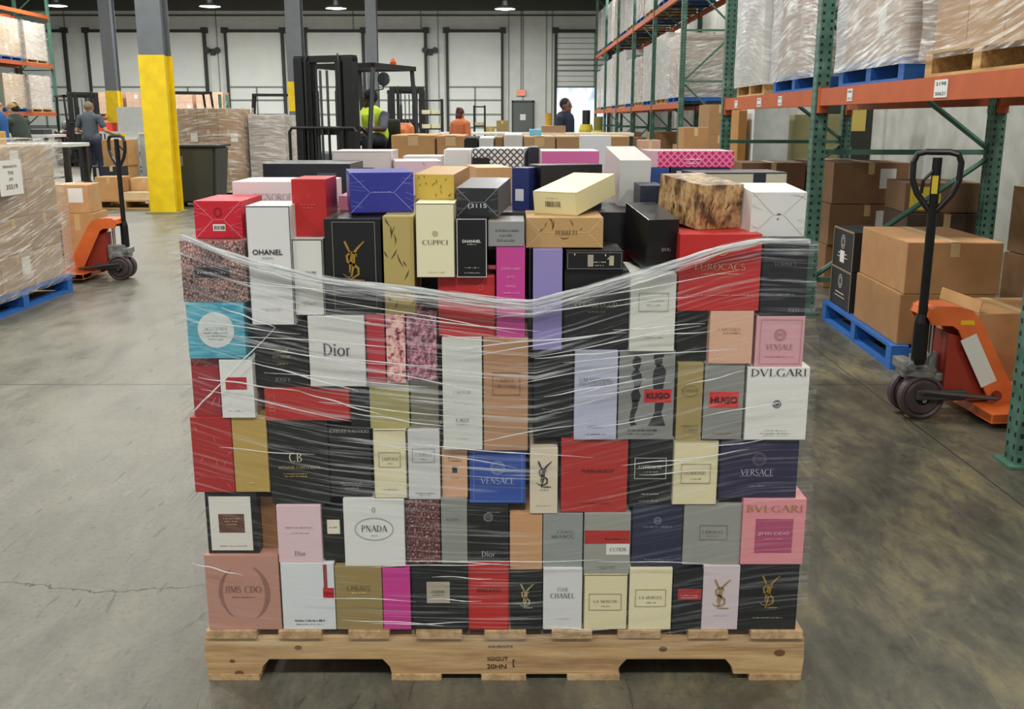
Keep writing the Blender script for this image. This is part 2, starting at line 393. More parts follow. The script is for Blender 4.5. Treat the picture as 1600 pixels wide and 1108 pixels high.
for i, (x, y) in enumerate(LAMPS): lamp(x, y, 6.4, i, 'round high bay lamp hanging high over the warehouse floor')
for i, (px, py) in enumerate(((88, 9), (328, 10), (525, 13), (789, 14))):
    p = PY(px, py, 38.5)
    lamp(p.x, p.y, p.z, i, ['bright high bay lamp above the far orange rack by the end wall', 'bright high bay lamp shining over the dock doors beyond the yellow column',
        'bright high bay lamp high above the forklift mast', 'bright high bay lamp over the wall left of the grey exit door'][i].replace('left of', 'near'))
# ------------------------------------------------------------------ lettering
def _arc(cx, cy, rx, ry, a0, a1, n=10): return [(cx + rx * math.cos(R(a0 + (a1 - a0) * i / n)), cy + ry * math.sin(R(a0 + (a1 - a0) * i / n))) for i in range(n + 1)]
SER = {  # width, strokes [(pts, thickness or None = by direction)], serif centres
 'A': (.74, [([(.06, 0), (.37, 1)], .05), ([(.37, 1), (.7, 0)], .13), ([(.17, .34), (.58, .34)], .04)], [(.06, 0), (.7, 0)]),
 'B': (.62, [([(.14, 0), (.14, 1)], .12), (_arc(.14, .76, .36, .24, 90, -90), None), (_arc(.14, .26, .42, .26, 90, -90), None)], [(.1, 0), (.1, 1)]),
 'C': (.72, [(_arc(.42, .5, .36, .5, 50, 310, 16), None)], []),
 'D': (.76, [([(.14, 0), (.14, 1)], .12), (_arc(.14, .5, .54, .5, 90, -90, 14), None)], [(.1, 0), (.1, 1)]),
 'E': (.6, [([(.14, 0), (.14, 1)], .12), ([(.14, .98), (.52, .98)], .045), ([(.14, .02), (.55, .02)], .045), ([(.14, .52), (.44, .52)], .045), ([(.53, .98), (.53, .84)], .03), ([(.56, .02), (.56, .18)], .03)], [(.1, 0), (.1, 1)]),
 'G': (.76, [(_arc(.42, .5, .36, .5, 50, 300, 16), None), ([(.66, .02), (.66, .42)], .1)], [(.66, .43)]),
 'H': (.78, [([(.14, 0), (.14, 1)], .12), ([(.64, 0), (.64, 1)], .12), ([(.14, .52), (.64, .52)], .045)], [(.14, 0), (.14, 1), (.64, 0), (.64, 1)]),
 'I': (.32, [([(.16, 0), (.16, 1)], .12)], [(.16, 0), (.16, 1)]),
 'J': (.45, [([(.3, 1), (.3, .15)], .12), (_arc(.17, .15, .13, .16, 0, -150, 6), .06)], [(.3, 1)]),
 'K': (.72, [([(.14, 0), (.14, 1)], .12), ([(.14, .45), (.6, 1)], .045), ([(.28, .58), (.64, 0)], .12)], [(.14, 0), (.14, 1), (.62, 1), (.64, 0)]),
 'L': (.6, [([(.14, 0), (.14, 1)], .12), ([(.14, .02), (.54, .02)], .045), ([(.54, .02), (.54, .2)], .04)], [(.1, 0), (.14, 1)]),
 'M': (.92, [([(.12, 0), (.14, 1)], .05), ([(.14, 1), (.46, .05)], .12), ([(.46, .05), (.78, 1)], .05), ([(.78, 1), (.8, 0)], .12)], [(.12, 0), (.8, 0), (.1, 1), (.82, 1)]),
 'N': (.8, [([(.14, 0), (.14, 1)], .05), ([(.14, 1), (.66, 0)], .12), ([(.66, 0), (.66, 1)], .05)], [(.14, 0), (.1, 1), (.66, 1)]),
 'O': (.82, [(_arc(.41, .5, .35, .5, 0, 360, 22), None)], []),
 'P': (.6, [([(.14, 0), (.14, 1)], .12), (_arc(.14, .74, .4, .26, 90, -90), None)], [(.14, 0), (.1, 1)]),
 'R': (.7, [([(.14, 0), (.14, 1)], .12), (_arc(.14, .74, .38, .26, 90, -90), None), ([(.32, .5), (.64, 0)], .12)], [(.14, 0), (.1, 1), (.66, 0)]),
 'S': (.56, [(_arc(.28, .74, .2, .25, 30, 260, 12) + _arc(.28, .25, .22, .26, 90, -150, 12), .085)], []),
 'T': (.7, [([(.35, 0), (.35, 1)], .12), ([(.04, .98), (.66, .98)], .045), ([(.04, .98), (.04, .82)], .03), ([(.66, .98), (.66, .82)], .03)], [(.35, 0)]),
 'U': (.76, [([(.14, 1), (.14, .3)], .12), (_arc(.38, .3, .24, .3, 180, 360), .07), ([(.62, .3), (.62, 1)], .05)], [(.14, 1), (.62, 1)]),
 'V': (.74, [([(.06, 1), (.37, 0)], .12), ([(.37, 0), (.68, 1)], .05)], [(.06, 1), (.68, 1)]),
 'X': (.72, [([(.08, 1), (.64, 0)], .12), ([(.64, 1), (.08, 0)], .045)], [(.08, 0), (.08, 1), (.64, 0), (.64, 1)]),
 'Y': (.72, [([(.06, 1), (.36, .48)], .12), ([(.66, 1), (.36, .48)], .045), ([(.36, .48), (.36, 0)], .12)], [(.06, 1), (.66, 1), (.36, 0)]),
 'i': (.3, [([(.15, 0), (.15, .64)], .11), (_arc(.15, .88, .045, .045, 0, 360, 8), .09)], [(.15, 0), (.1, .64)]),
 'o': (.6, [(_arc(.3, .32, .25, .32, 0, 360, 18), None)], []),
 'r': (.44, [([(.14, 0), (.14, .64)], .11), (_arc(.3, .42, .15, .2, 170, 60, 6), .06)], [(.14, 0), (.1, .64)]),
 ' ': (.4, [], [])}
def stroke(mb, pts, y, th=None, close=False):
    """flat pen stroke in the x,z plane; th None = broad-nib contrast, list = per point"""
    n = len(pts); L = []; Rr = []
    for i, p in enumerate(pts):
        a = pts[max(i - 1, 0)]; b = pts[min(i + 1, n - 1)]; dx, dz = b[0] - a[0], b[1] - a[1]; l = math.hypot(dx, dz) or 1
        t = th[i] if isinstance(th, (list, tuple)) else (th if th is not None else None)
        L.append((p, (-dz / l, dx / l), t, abs(dz / l)))
    return L
def _put_stroke(mb, pts, th, fn):
    S = stroke(mb, pts, 0, th); q = []
    for (p, nrm, t, vert) in S:
        if t is None: t = .045 + .085 * vert ** 2
        q.append((fn(p[0] + nrm[0] * t / 2, p[1] + nrm[1] * t / 2), fn(p[0] - nrm[0] * t / 2, p[1] - nrm[1] * t / 2)))
    for a, b in zip(q, q[1:]): mb.quad(a[0], a[1], b[1], b[0])
def serif_text(mb, text, cx, cz, width, y, maxh=None, track=.06):
    ws = [SER.get(c, SER['O'])[0] for c in text]; tot = sum(ws) + track * (len(text) - 1); s = width / tot
    sx = s
    if maxh and s > maxh: s = maxh
    x = cx - width / 2
    for c, w_ in zip(text, ws):
        g = SER.get(c, SER['O'])
        fn = lambda a, b, x=x: (x + a * sx, y, cz - s / 2 + b * s)
        for pts, th in g[1]: _put_stroke(mb, pts, th, fn)
        for (a, b) in g[2]: bb = .02 if b < .5 else b - .02; _put_stroke(mb, [(a - .1, bb), (a + .1, bb)], .04, fn)
        x += (w_ + track) * sx
_tc = {}
def sans_text(mb, text, cx, cz, width, y, maxh=None):
    if text not in _tc:
        c = bpy.data.curves.new('lettering', 'FONT'); c.body = text; c.resolution_u = 3; c.offset = .035 if 'UGO' in text else .014; o = bpy.data.objects.new('lettering', c)
        m = o.to_mesh(); vs = [(v.co.x, v.co.y) for v in m.vertices]; fs = [tuple(p.vertices) for p in m.polygons]; o.to_mesh_clear()
        bpy.data.objects.remove(o); bpy.data.curves.remove(c); _tc[text] = (vs, fs)
    vs, fs = _tc[text]
    if not vs: return
    x0 = min(v[0] for v in vs); x1 = max(v[0] for v in vs); z0 = min(v[1] for v in vs); z1 = max(v[1] for v in vs)
    sx = width / (x1 - x0); s = sx
    if maxh and (z1 - z0) * s > maxh: s = maxh / (z1 - z0)
    n = len(mb.v)
    mb.v += [(cx + (a - (x0 + x1) / 2) * sx, y, cz + (b - (z0 + z1) / 2) * s) for a, b in vs]
    for f in fs: mb.f.append(tuple(n + i for i in f)); mb.mi.append(0)
GOLD = '#c9a24a'
def ink(h):
    if h == GOLD: return mat(GOLD, .3, .75)
    return mat(h, .5)
def decorate(o, W, H, items, rnd):
    """printed marks on the front face (local y = 0, x in -W/2..W/2, z in 0..H)"""
    X = lambda u: (u - .5) * W
    Z = lambda v: v * H
    e1, e2, e3, e4 = -.0006, -.001, -.0018, -.0022
    fine = {}; letters = {}; nr = 0
    for it in items:
        k = it[0]
        if k == 'T' or k == 't':
            _, tx, u, v, wd, c = it[:6]; mh = it[6] * H if len(it) > 6 else None
            mb = letters.setdefault(c, MB())
            (serif_text if k == 'T' else sans_text)(mb, tx, X(u), Z(v), wd * W, e3, mh)
        elif k == 'R':
            _, a, b, c_, d, c = it; mb = MB(); mb.box(X(a), -.0005 - .0005 * nr, Z(b), X(c_), -.00005, Z(d)); nr += 1; mb.build('label', ink(c), o)
        elif k == 'B':   # lid or side band printed flush
            _, a, b, c_, d, c = it; mb = MB(); mb.quad((X(a), e1, Z(b)), (X(c_), e1, Z(b)), (X(c_), e1, Z(d)), (X(a), e1, Z(d))); mb.build('printed_panel', ink(c), o)
        elif k == 'F':
            _, a, b, c_, d, c = it[:6]; t = it[6] if len(it) > 6 else .0011; mb = MB(); x0, x1, z0, z1 = X(a), X(c_), Z(b), Z(d)
            for q in ((x0, z0, x1, z0 + t), (x0, z1 - t, x1, z1), (x0, z0 + t, x0 + t, z1 - t), (x1 - t, z0 + t, x1, z1 - t)):
                mb.quad((q[0], e3, q[1]), (q[2], e3, q[1]), (q[2], e3, q[3]), (q[0], e3, q[3]))
            mb.build('border_line', ink(c), o)
        elif k == 'E':
            c = it[1]; t = it[2] if len(it) > 2 else .0022; mb = MB(); x0, x1 = -W / 2, W / 2
            for q in ((x0, 0, x1, t), (x0, H - t, x1, H), (x0, t, x0 + t, H - t), (x1 - t, t, x1, H - t)):
                mb.quad((q[0], e2, q[1]), (q[2], e2, q[1]), (q[2], e2, q[3]), (q[0], e2, q[3]))
            mb.build('edge_trim', ink(c), o)
        elif k == 'O':
            _, u, v, rx, rz, c = it[:6]; t = it[6] if len(it) > 6 else .0012; mb = MB()
            pts = [(X(u) + rx * math.cos(R(a)), Z(v) + rz * math.sin(R(a))) for a in range(0, 361, 10)]
            _put_stroke(mb, pts, t, lambda a, b: (a, e3, b)); mb.build('oval_line', ink(c), o)
        elif k == 'A':   # open arc strokes
            _, u, v, rx, rz, a0, a1, t, c = it; mb = MB(); pts = [(X(u) + rx * math.cos(R(a0 + (a1 - a0) * i / 14)), Z(v) + rz * math.sin(R(a0 + (a1 - a0) * i / 14))) for i in range(15)]
            _put_stroke(mb, pts, [t * (.15 + math.sin(math.pi * i / 14)) for i in range(15)], lambda a, b: (a, e2, b)); mb.build('printed_arc', ink(c), o)
        elif k == 'D':
            _, u, v, r, c = it; mb = MB(); mb.poly([(X(u) + r * math.cos(R(a)), e2, Z(v) + r * math.sin(R(a))) for a in range(0, 360, 12)]); mb.build('round_label', ink(c), o)
        elif k == 'M':
            _, u, v, r, c = it; mb = MB(); fn = lambda a, b: (X(u) + a * r, e3, Z(v) + b * r)
            for rr, t in ((1, .09), (.74, .06), (.3, .06)): _put_stroke(mb, _arc(0, 0, rr, rr, 0, 360, 28), t, fn)
            for a in range(0, 360, 20): _put_stroke(mb, [(.78 * math.cos(R(a)), .78 * math.sin(R(a))), (.96 * math.cos(R(a + 8)), .96 * math.sin(R(a + 8)))], .07, fn)
            for s in (-1, 1):
                _put_stroke(mb, _arc(s * .42, .05, .14, .34, 90, 90 + s * 300, 10), .07, fn); _put_stroke(mb, _arc(s * .12, .1, .08, .05, 0, 360, 8), .04, fn)
            _put_stroke(mb, [(0, .1), (0, -.12)], .06, fn); _put_stroke(mb, [(-.1, -.2), (.1, -.2)], .05, fn)
            mb.build('medallion', ink(c), o)
        elif k == 'Y':
            _, u, v, h, c = it; mb = MB(); hh = h * H; fn = lambda a, b: (X(u) + (a - .5) * hh, e3, Z(v) + (b - .5) * hh); s = .055
            _put_stroke(mb, [(.3, 1), (.36, .86), (.45, .66)], [s, s * 1.1, s * .5], fn)
            _put_stroke(mb, [(.78, 1), (.62, .84), (.48, .66), (.42, .4), (.4, .22)], [s * .5, s, s * 1.4, s * 1.1, s * .4], fn)
            _put_stroke(mb, [(.6, .62), (.56, .7), (.44, .73), (.34, .64), (.36, .5), (.5, .42), (.62, .33), (.62, .18), (.48, .09), (.32, .12), (.24, .2)], [s * .3, s * .7, s, s, s * 1.1, s * 1.3, s * 1.1, s, s * .8, s * .5, s * .2], fn)
            _put_stroke(mb, [(.54, .66), (.5, .4), (.42, .02), (.56, .03), (.76, .03)], [s * .7, s * 1.1, s * .8, s * .8, s * .5], fn)
            mb.build('monogram', ink(c), o)
        elif k == 'L':
            _, u, v, wd, n, c = it[:6]; mb = fine.setdefault(c, MB()); lh = it[6] if len(it) > 6 else .0035
            for i in range(n):
                w_ = wd * W * (1 if i == 0 else rnd.uniform(.55, .95)); x = X(u) - w_ / 2; z = Z(v) - i * lh * 1.9
                while x < X(u) + w_ / 2:
                    q = rnd.uniform(.0015, .004); t = lh * rnd.uniform(.35, .8); mb.quad((x, e3, z), (x + q, e3, z), (x + q, e3, z + t), (x, e3, z + t)); x += q + rnd.choice((.0008, .0008, .003))
        elif k == 'S':   # barcode
            _, u, v, wd, hh, c = it; mb = MB(); x = X(u) - wd * W / 2
            while x < X(u) + wd * W / 2:
                q = rnd.uniform(.0006, .0022); mb.quad((x, e3, Z(v - hh / 2)), (x + q, e3, Z(v - hh / 2)), (x + q, e3, Z(v + hh / 2)), (x, e3, Z(v + hh / 2))); x += q + rnd.uniform(.0007, .0018)
            mb.build('barcode', ink(c), o)
        elif k == 'X':   # folded ends of the cellophane overwrap
            c = it[1]; mb = MB(); a = min(W, H) * .48; fn = lambda p, q: (p, e1, q)
            for sx in (-1, 1):
                for z0, z1 in ((0, a), (H, H - a)):
                    _put_stroke(mb, [(sx * W * .495, z0), (sx * (W / 2 - a), z1)], .0016, fn)
                    for j in range(3):
                        t_ = rnd.uniform(.2, .9); b_ = rnd.uniform(-.25, .25)
                        _put_stroke(mb, [(sx * W * .49, z0 + (z1 - z0) * t_), (sx * (W / 2 - a * rnd.uniform(.3, .8)), z0 + (z1 - z0) * (t_ + b_))], .0007, fn)
            _put_stroke(mb, [(-W / 2 + a, H / 2), (W / 2 - a, H / 2)], .0014, fn); mb.build('cellophane_fold', mat(c, .25), o)
        elif k == 'P':
            _, polys, c = it; mb = MB()
            for pl in polys: mb.poly([(X(a), -.0003, Z(b)) for a, b in pl])
            mb.build('printed_figure', ink(c), o)
        elif k == 'K':   # short brush marks scattered over the face
            _, n, c, lo, hi = it; mb = MB()
            for i in range(n):
                x, z = X(rnd.uniform(.08, .92)), Z(rnd.uniform(.05, .95)); a = rnd.uniform(.5, 2.2); l = rnd.uniform(lo, hi); m_ = (x + math.cos(a) * l / 2 + rnd.uniform(-.003, .003), z + math.sin(a) * l / 2)
                pts = [(x, z), m_, (x + math.cos(a) * l, z + math.sin(a) * l)]
                pts = [(max(-W * .48, min(W * .48, p)), max(.004, min(H - .004, q))) for p, q in pts]
                if math.dist(pts[0], pts[2]) > .002: _put_stroke(mb, pts, [.0006, .003, .0006], lambda p, q: (p, e2, q))
            mb.build('printed_pattern', ink(c), o)
    for c, mb in letters.items():
        if mb.f: mb.build('lettering', ink(c), o, fix=False)
    for c, mb in fine.items():
        if mb.f: mb.build('fine_print', ink(c), o, fix=False)
# patterned papers
def pattern_mat(kind):
    key = ('pat', kind)
    if key in _mats: return _mats[key]
    m = bpy.data.materials.new('paper_' + kind); t, b = nt(m); co = N(t, 'ShaderNodeTexCoord'); L = t.links.new
    mp = N(t, 'ShaderNodeMapping'); L(co.outputs['Object'], mp.inputs[0]); b.inputs['Roughness'].default_value = .4
    if kind == 'snakeskin':
        mp.inputs['Scale'].default_value = (190, 190, 110); mp.inputs['Rotation'].default_value = (0, .5, 0)
        v = N(t, 'ShaderNodeTexVoronoi', feature='DISTANCE_TO_EDGE', i_Scale=1.0); L(mp.outputs[0], v.inputs['Vector'])
        n = N(t, 'ShaderNodeTexNoise', i_Scale=14.0, i_Detail=4.0); L(co.outputs['Object'], n.inputs['Vector'])
        r1 = ramp(t, [(.03, '#3a3031'), (.16, '#b89a92')], v.outputs['Distance']); r2 = ramp(t, [(.42, '#6a5856'), (.6, '#cdb2aa')], n.outputs['Fac'])
        x = N(t, 'ShaderNodeMix', data_type='RGBA', blend_type='MULTIPLY'); x.inputs[0].default_value = .75; L(r1.outputs[0], x.inputs[6]); L(r2.outputs[0], x.inputs[7])
        g = N(t, 'ShaderNodeHueSaturation', i_Value=1.9); L(x.outputs[2], g.inputs['Color']); L(g.outputs[0], b.inputs['Base Color'])
    elif kind in ('glitter', 'camo', 'floral', 'mosaic'):
        sc, stops = {'glitter': (170, [(.38, '#2c1214'), (.5, '#5b2a2d'), (.6, '#9a6a66'), (.68, '#e0c5bd')]),
                     'camo': (22, [(.34, '#2e2114'), (.42, '#6b4d30'), (.5, '#a98558'), (.57, '#c9a878'), (.63, '#8a7444'), (.7, '#33251a')]),
                     'floral': (60, [(.38, '#5a1a22'), (.45, '#c46a72'), (.52, '#e8b7ae'), (.66, '#f0cfc4')]),
                     'mosaic': (75, [(.36, '#3c2c3c'), (.46, '#7d4a5c'), (.54, '#b87786'), (.64, '#d8b3bd')])}[kind]
        if kind == 'camo': mp.inputs['Scale'].default_value = (1, 1, .6)
        n = N(t, 'ShaderNodeTexNoise', i_Scale=float(sc), i_Detail=3.0, i_Roughness=.7); L(mp.outputs[0], n.inputs['Vector'])
        L(ramp(t, stops, n.outputs['Fac']).outputs[0], b.inputs['Base Color'])
    else:  # lattice: pink or black on white
        dark, light = {'lattice_pink': ('#c01a5e', '#ef7aa8'), 'lattice_black': ('#dedcd8', '#4a4847'), 'teal_wave': ('#3c93ab', '#63b4c6')}[kind]
        if kind == 'teal_wave':
            mp.inputs['Scale'].default_value = (6, 6, 40); n = N(t, 'ShaderNodeTexNoise', i_Scale=3.0, i_Detail=3.0, i_Distortion=1.0); L(mp.outputs[0], n.inputs['Vector'])
            L(ramp(t, [(.42, dark), (.58, light)], n.outputs['Fac']).outputs[0], b.inputs['Base Color'])
        else:
            mp.inputs['Rotation'].default_value = (0, R(45), 0); mp.inputs['Scale'].default_value = (70, 0, 70)
            ck = N(t, 'ShaderNodeTexVoronoi', feature='DISTANCE_TO_EDGE', i_Scale=1.0, i_Randomness=0.0); L(mp.outputs[0], ck.inputs['Vector'])
            L(ramp(t, [(.12, light), (.2, dark)], ck.outputs['Distance']).outputs[0], b.inputs['Base Color'])
    b.inputs['Coat Weight'].default_value = .5
    _mats[key] = m; return m
def box_mat(c):
    if not c.startswith('#'): return pattern_mat(c)
    l = lin(c); dark = max(l[:3]) < .03
    if dark: c = '#' + ''.join('%02x' % int(int(c[i:i + 2], 16) * .62) for i in (1, 3, 5))
    return mat(c, .4 if dark else .5, 0, .16 if dark else .12, .12, 14)
def perfume_box(W, D, H, loc, rz, color, items, label, group=None, side=None, seed=0, name='perfume_box', bev=.0012):
    mb = MB(); mb.box(-W / 2, 0, 0, W / 2, D, H, 0, bev)
    mats = [box_mat(color)]
    if side:
        mats.append(box_mat(side))
    me = mb.mesh('carton', mats)
    if side:
        for p in me.polygons:
            if p.normal.y > -.5: p.material_index = 1
    o = link(name, me, None, loc, rz); tag(o, label, 'perfume box', group)
    decorate(o, W, H, items, random.Random(seed)); return o

# ------------------------------------------------------------------ the main pallet (1.5 m across) of perfume boxes
YF = 2.285
pine = wood_mat('pine_stringer', '#886745', '#b69468', '#d2b587', 0); pine_y = wood_mat('pine_board', '#907250', '#b5946a', '#cfb186', 1)
pal_l = PY(323, 1030, YF).x; pal_r = PY(1254, 1030, YF).x; ZD = .142; PD = 1.5
pal = empty('wooden_pallet', ((pal_l + pal_r) / 2, YF, 0), 0, 'large pale wooden pallet with notched side carrying the perfume boxes', 'pallet')
hw = (pal_r - pal_l) / 2
def xp(px, py): return PY(px, py, YF).x - pal.location.x
def stringer_prof():
    a, b, c, d = xp(408, 1045), xp(612, 1045), xp(965, 1045), xp(1146, 1045); zn = .06; r = .022; z0 = .018
    def notch(p, q):
        return [(p, z0), (p + .004, zn - r), (p + r, zn), (q - r, zn), (q - .004, zn - r), (q, z0)]
    pts = [(-hw, z0)] + notch(a, b) + notch(c, d) + [(hw, z0), (hw + .003, .06), (hw, .12), (-hw, .12), (-hw - .004, .07)]
    return pts
for y in (0, PD / 2 - .02, PD - .045):
    mb = MB(); mb.ext(stringer_prof(), 'y', y, y + .042); mb.build('stringer', pine, pal)
rnd = random.Random(5)
for (a, b) in ((323, 402), (436, 503), (545, 609), (650, 722), (757, 822), (862, 925), (965, 1032), (1075, 1137), (1172, 1253)):
    mb = MB(); x0, x1 = xp(a, 990), xp(b, 990); mb.box(x0, -.004 - rnd.uniform(0, .004), .12, x1, PD + .004, ZD, 0, .0015); mb.build('deck_board', pine_y, pal)
for (a, b) in ((326, 406), (612, 690), (752, 822), (886, 968), (1170, 1251)):
    mb = MB(); mb.box(xp(a, 1060), -.002, 0, xp(b, 1060), PD, .018, 0, .001); mb.build('bottom_board', pine_y, pal)
mb = MB(); sans_text(mb, 'IGIGUT', xp(778, 1028), PY(778, 1029, YF).z, .052, -.0015, .011); sans_text(mb, '20HN', xp(776, 1040), PY(776, 1041, YF).z, .05, -.0015, .013)
mb.build('stencil_lettering', mat('#3a2c1e', .8), pal, fix=False); mb = MB(); sans_text(mb, '[', xp(803, 1032), PY(776, 1036, YF).z, .006, -.0015, .028); mb.build('stencil_lettering', mat('#3a2c1e', .8), pal, fix=False); mb = MB(); sans_text(mb, 'CIURNTS', xp(782, 1011), PY(776, 1010, YF).z, .062, -.0015, .006)
mb.build('stencil_lettering', mat('#3a2c1e', .8), pal, fix=False)
for (px, py, r) in ((1218, 1020, .012), (1036, 1014, .009), (363, 1033, .006), (374, 1052, .01), (466, 1012, .008)):
    mb = MB(); z = PY(px, py, YF).z
    mb.poly([(xp(px, py) + r * 1.2 * math.cos(R(a)), -.0008, z + r * .8 * math.sin(R(a))) for a in range(0, 360, 30)]); mb.build('wood_knot', mat('#6a4c30', .8), pal)

BK, WH, CR, RD, GY = '#17181a', '#dadad6', '#e2d6a4', '#b01f24', '#8c8d86'
def frm(txt, sub, v0, v1, c, x0=.14, x1=.86, ser=1):
    vm = (v0 + v1) / 2
    return [('F', x0, v0, x1, v1, c), ('T', txt, .5, vm + .01, (x1 - x0) * .74, c, .045), ('L', .5, vm - (v1 - v0) * .28, .2, 1, c, .0025)]
# x0, y0, x1, y1 : where the front face stands in the photograph; dy how far it sits back from the pallet edge; D its depth
B = []
def b(px, color, items, label, dy=.02, D=.2, side=None): B.append(dict(px=px, c=color, it=items, lb=label, dy=dy, D=D, side=side))
# --- first tier, on the deck
b((322, 868, 438, 985), '#b58574', [('A', .52, .5, .06, .075, 120, 240, .008, '#8d6658'), ('A', .48, .5, .065, .08, -60, 60, .011, '#8d6658'), ('T', 'JIMS CDO', .5, .55, .5, '#7a5246'), ('L', .5, .44, .3, 1, '#7a5246')], 'large dusty rose perfume box with two curved lines, bottom tier corner', .02)
b((440, 880, 524, 988), '#d3d6d8', [('R', .78, .47, .99, .63, '#b3161c'), ('B', .80, .63, .87, .98, '#8d3a44'), ('L', .5, .13, .55, 1, '#33353a', .006), ('L', .5, .08, .5, 1, '#6b7078'), ('t', 'HUG', .88, .55, .14, '#5a0a0e')], 'white perfume box with a vertical red strip ending in a red tag, bottom tier', .012)
b((524, 885, 598, 985), '#94804e', [('T', 'CPRAVS', .5, .66, .5, '#5b4a22'), ('L', .5, .58, .3, 1, '#d8c894')], 'olive gold perfume box between the white red-tag box and the magenta one', .024)
b((598, 888, 642, 985), '#c3358b', [], 'narrow plain magenta perfume box in the bottom tier', .026)
b((644, 884, 731, 986), '#1f2120', [('R', .26, .42, .68, .75, '#a89f8e'), ('t', 'CUDNR', .47, .6, .24, '#5a5348'), ('L', .47, .54, .22, 1, '#5a5348')], 'black perfume box with square beige label, bottom tier', .024)
b((731, 880, 796, 988), '#b8231f', [('t', 'DOLAVO', .5, .6, .58, '#4a0f10', .08), ('E', '#8d1b1a', .003)], 'glossy red perfume box with dark lettering in the bottom tier', .022)
b((797, 893, 847, 986), '#1b1d1c', [('Y', .5, .58, .42, '#a8996a')], 'slim black perfume box with dull gold monogram touching the red one, bottom tier', .028)
b((848, 888, 910, 984), '#d2d3d1', [('T', 'CHANEL', .5, .56, .62, '#2a2a2a'), ('T', 'TUHE', .5, .66, .3, '#6a6a6a'), ('L', .5, .18, .4, 1, '#7c7c7c', .002)], 'white perfume box with small black serif name in the bottom tier', .022)
b((911, 898, 981, 987), '#dbd1a8', [('E', '#1a1a18', .0016)] + frm('LA MOSCHE', '', .36, .66, '#3f3a28', .12, .86), 'cream perfume box outlined in black with framed name, bottom tier', .008)
b((982, 888, 1050, 987), '#e0d7b0', frm('LA MORUEX', '', .38, .66, '#4f4a38', .14, .86), 'pale cream perfume box without outline beside the black-outlined cream one', .012)
b((1051, 890, 1097, 987), '#202227', [('R', .16, .5, .98, .68, '#a52e30'), ('L', .55, .57, .6, 2, '#e3b9b4', .003)], 'slim black perfume box with red band label, bottom tier', .022)
b((1097, 884, 1155, 985), '#cdbfc3', [('Y', .5, .56, .46, '#9a7a46'), ('L', .5, .22, .3, 1, '#8d8085', .002)], 'pale lilac pink perfume box with golden monogram, bottom tier', .012)
b((1155, 882, 1247, 983), '#191b1c', [('Y', .5, .58, .5, GOLD), ('L', .5, .18, .5, 1, '#9c9678', .004)], 'square black perfume box with bright gold monogram at the pallet corner', .016)
# --- second tier
b((322, 768, 405, 866), '#1d2020', [('R', .07, .05, .88, .92, '#d6d4ca'), ('R', .24, .34, .74, .64, '#5e3a2a'), ('L', .49, .56, .3, 3, '#b39b86', .004), ('L', .49, .12, .5, 1, '#8f8b80', .003)], 'black-framed white perfume box with brown label above the rose box', .018, .2)
b((407, 776, 433, 866), '#9a6a3f', [], 'amber brown box recessed beside the black-framed white box', .05, .16)
b((433, 790, 503, 880), '#d9bcc2', [('T', 'IMOTIA IDIPTEN', .5, .62, .62, '#6d5a60', .03), ('L', .5, .52, .4, 1, '#8a767c', .003), ('T', 'Dior', .5, .17, .26, '#6d5a60')], 'baby pink perfume box standing on the white red-tag box', .008)
b((505, 795, 537, 878), '#1f2122', [('R', .2, .52, .85, .79, '#ddd8c6'), ('L', .52, .64, .4, 1, '#a08d4a', .005)], 'little black perfume box with cream stamp label', .02)
b((537, 780, 633, 888), '#d8d9d4', [('O', .5, .56, .047, .029, '#55564f'), ('O', .5, .845, .0035, .006, '#33342f'), ('T', 'PNADA', .5, .57, .42, '#262622'), ('L', .5, .46, .1, 1, '#6a6a66', .0025)], 'white perfume box with an oval outline emblem, second tier', .006)
b((634, 780, 688, 884), 'glitter', [], 'maroon glitter perfume box beside the white oval-emblem one', .016)
b((689, 778, 731, 884), '#8a8d85', [('T', 'KSIAE', .45, .68, .5, '#55584f', .04)], 'slim grey perfume box between glitter and black boxes', .018)
b((731, 788, 795, 882), '#17181a', [('M', .5, .78, .011, '#8d9094'), ('T', 'Dior', .5, .14, .34, '#a9abae'), ('L', .62, .86, .3, 1, '#8a8c8e')], 'black perfume box with pale script emblem under the royal blue box', .014)
b((796, 802, 848, 884), '#c29366', [], 'plain tan orange perfume box in the second tier', .016)
b((848, 802, 911, 884), '#8b908d', [('T', 'CUNO', .55, .66, .4, '#4d524f', .06), ('T', 'MEEBOU', .5, .57, .6, '#4d524f', .06)], 'mid grey perfume box with grey lettering standing between the tan box and the red-banded one', .014)
b((912, 802, 986, 890), '#94958c', [('B', .01, .5, .99, .72, '#a92725'), ('R', .48, .32, .98, .5, '#d8d7d1'), ('T', 'CUTION', .74, .41, .36, '#33332f'), ('L', .7, .57, .5, 1, '#5a1414', .006), ('L', .5, .12, .4, 2, '#6b6c64', .0028)], 'grey perfume box crossed by a wide red band, second tier', .01)
b((987, 790, 1066, 887), '#20243f', [('M', .5, .76, .009, '#8f93ab'), ('T', 'VHUMETE AIBIRCE', .5, .66, .6, '#8f93ab', .03), ('L', .5, .12, .5, 2, '#7d819a', .0028)], 'navy blue perfume box with tiny silver crest, second tier', .014)
b((1067, 788, 1159, 884), '#8f9088', frm('LMOGO', '', .42, .66, '#585950', .28, .76), 'wide grey perfume box with a small framed name, second tier', .012)
b((1158, 780, 1258, 879), '#d98c92', [('T', 'BVLGARI', .5, .86, .9, '#a57a4a', .1), ('R', .21, .18, .81, .7, '#a9496a'), ('t', 'JIMTI CIDO', .5, .47, .5, '#dba0b4', .06), ('L', .5, .39, .3, 1, '#dba0b4', .003)], 'coral pink perfume box with a magenta square, second tier corner', .006)
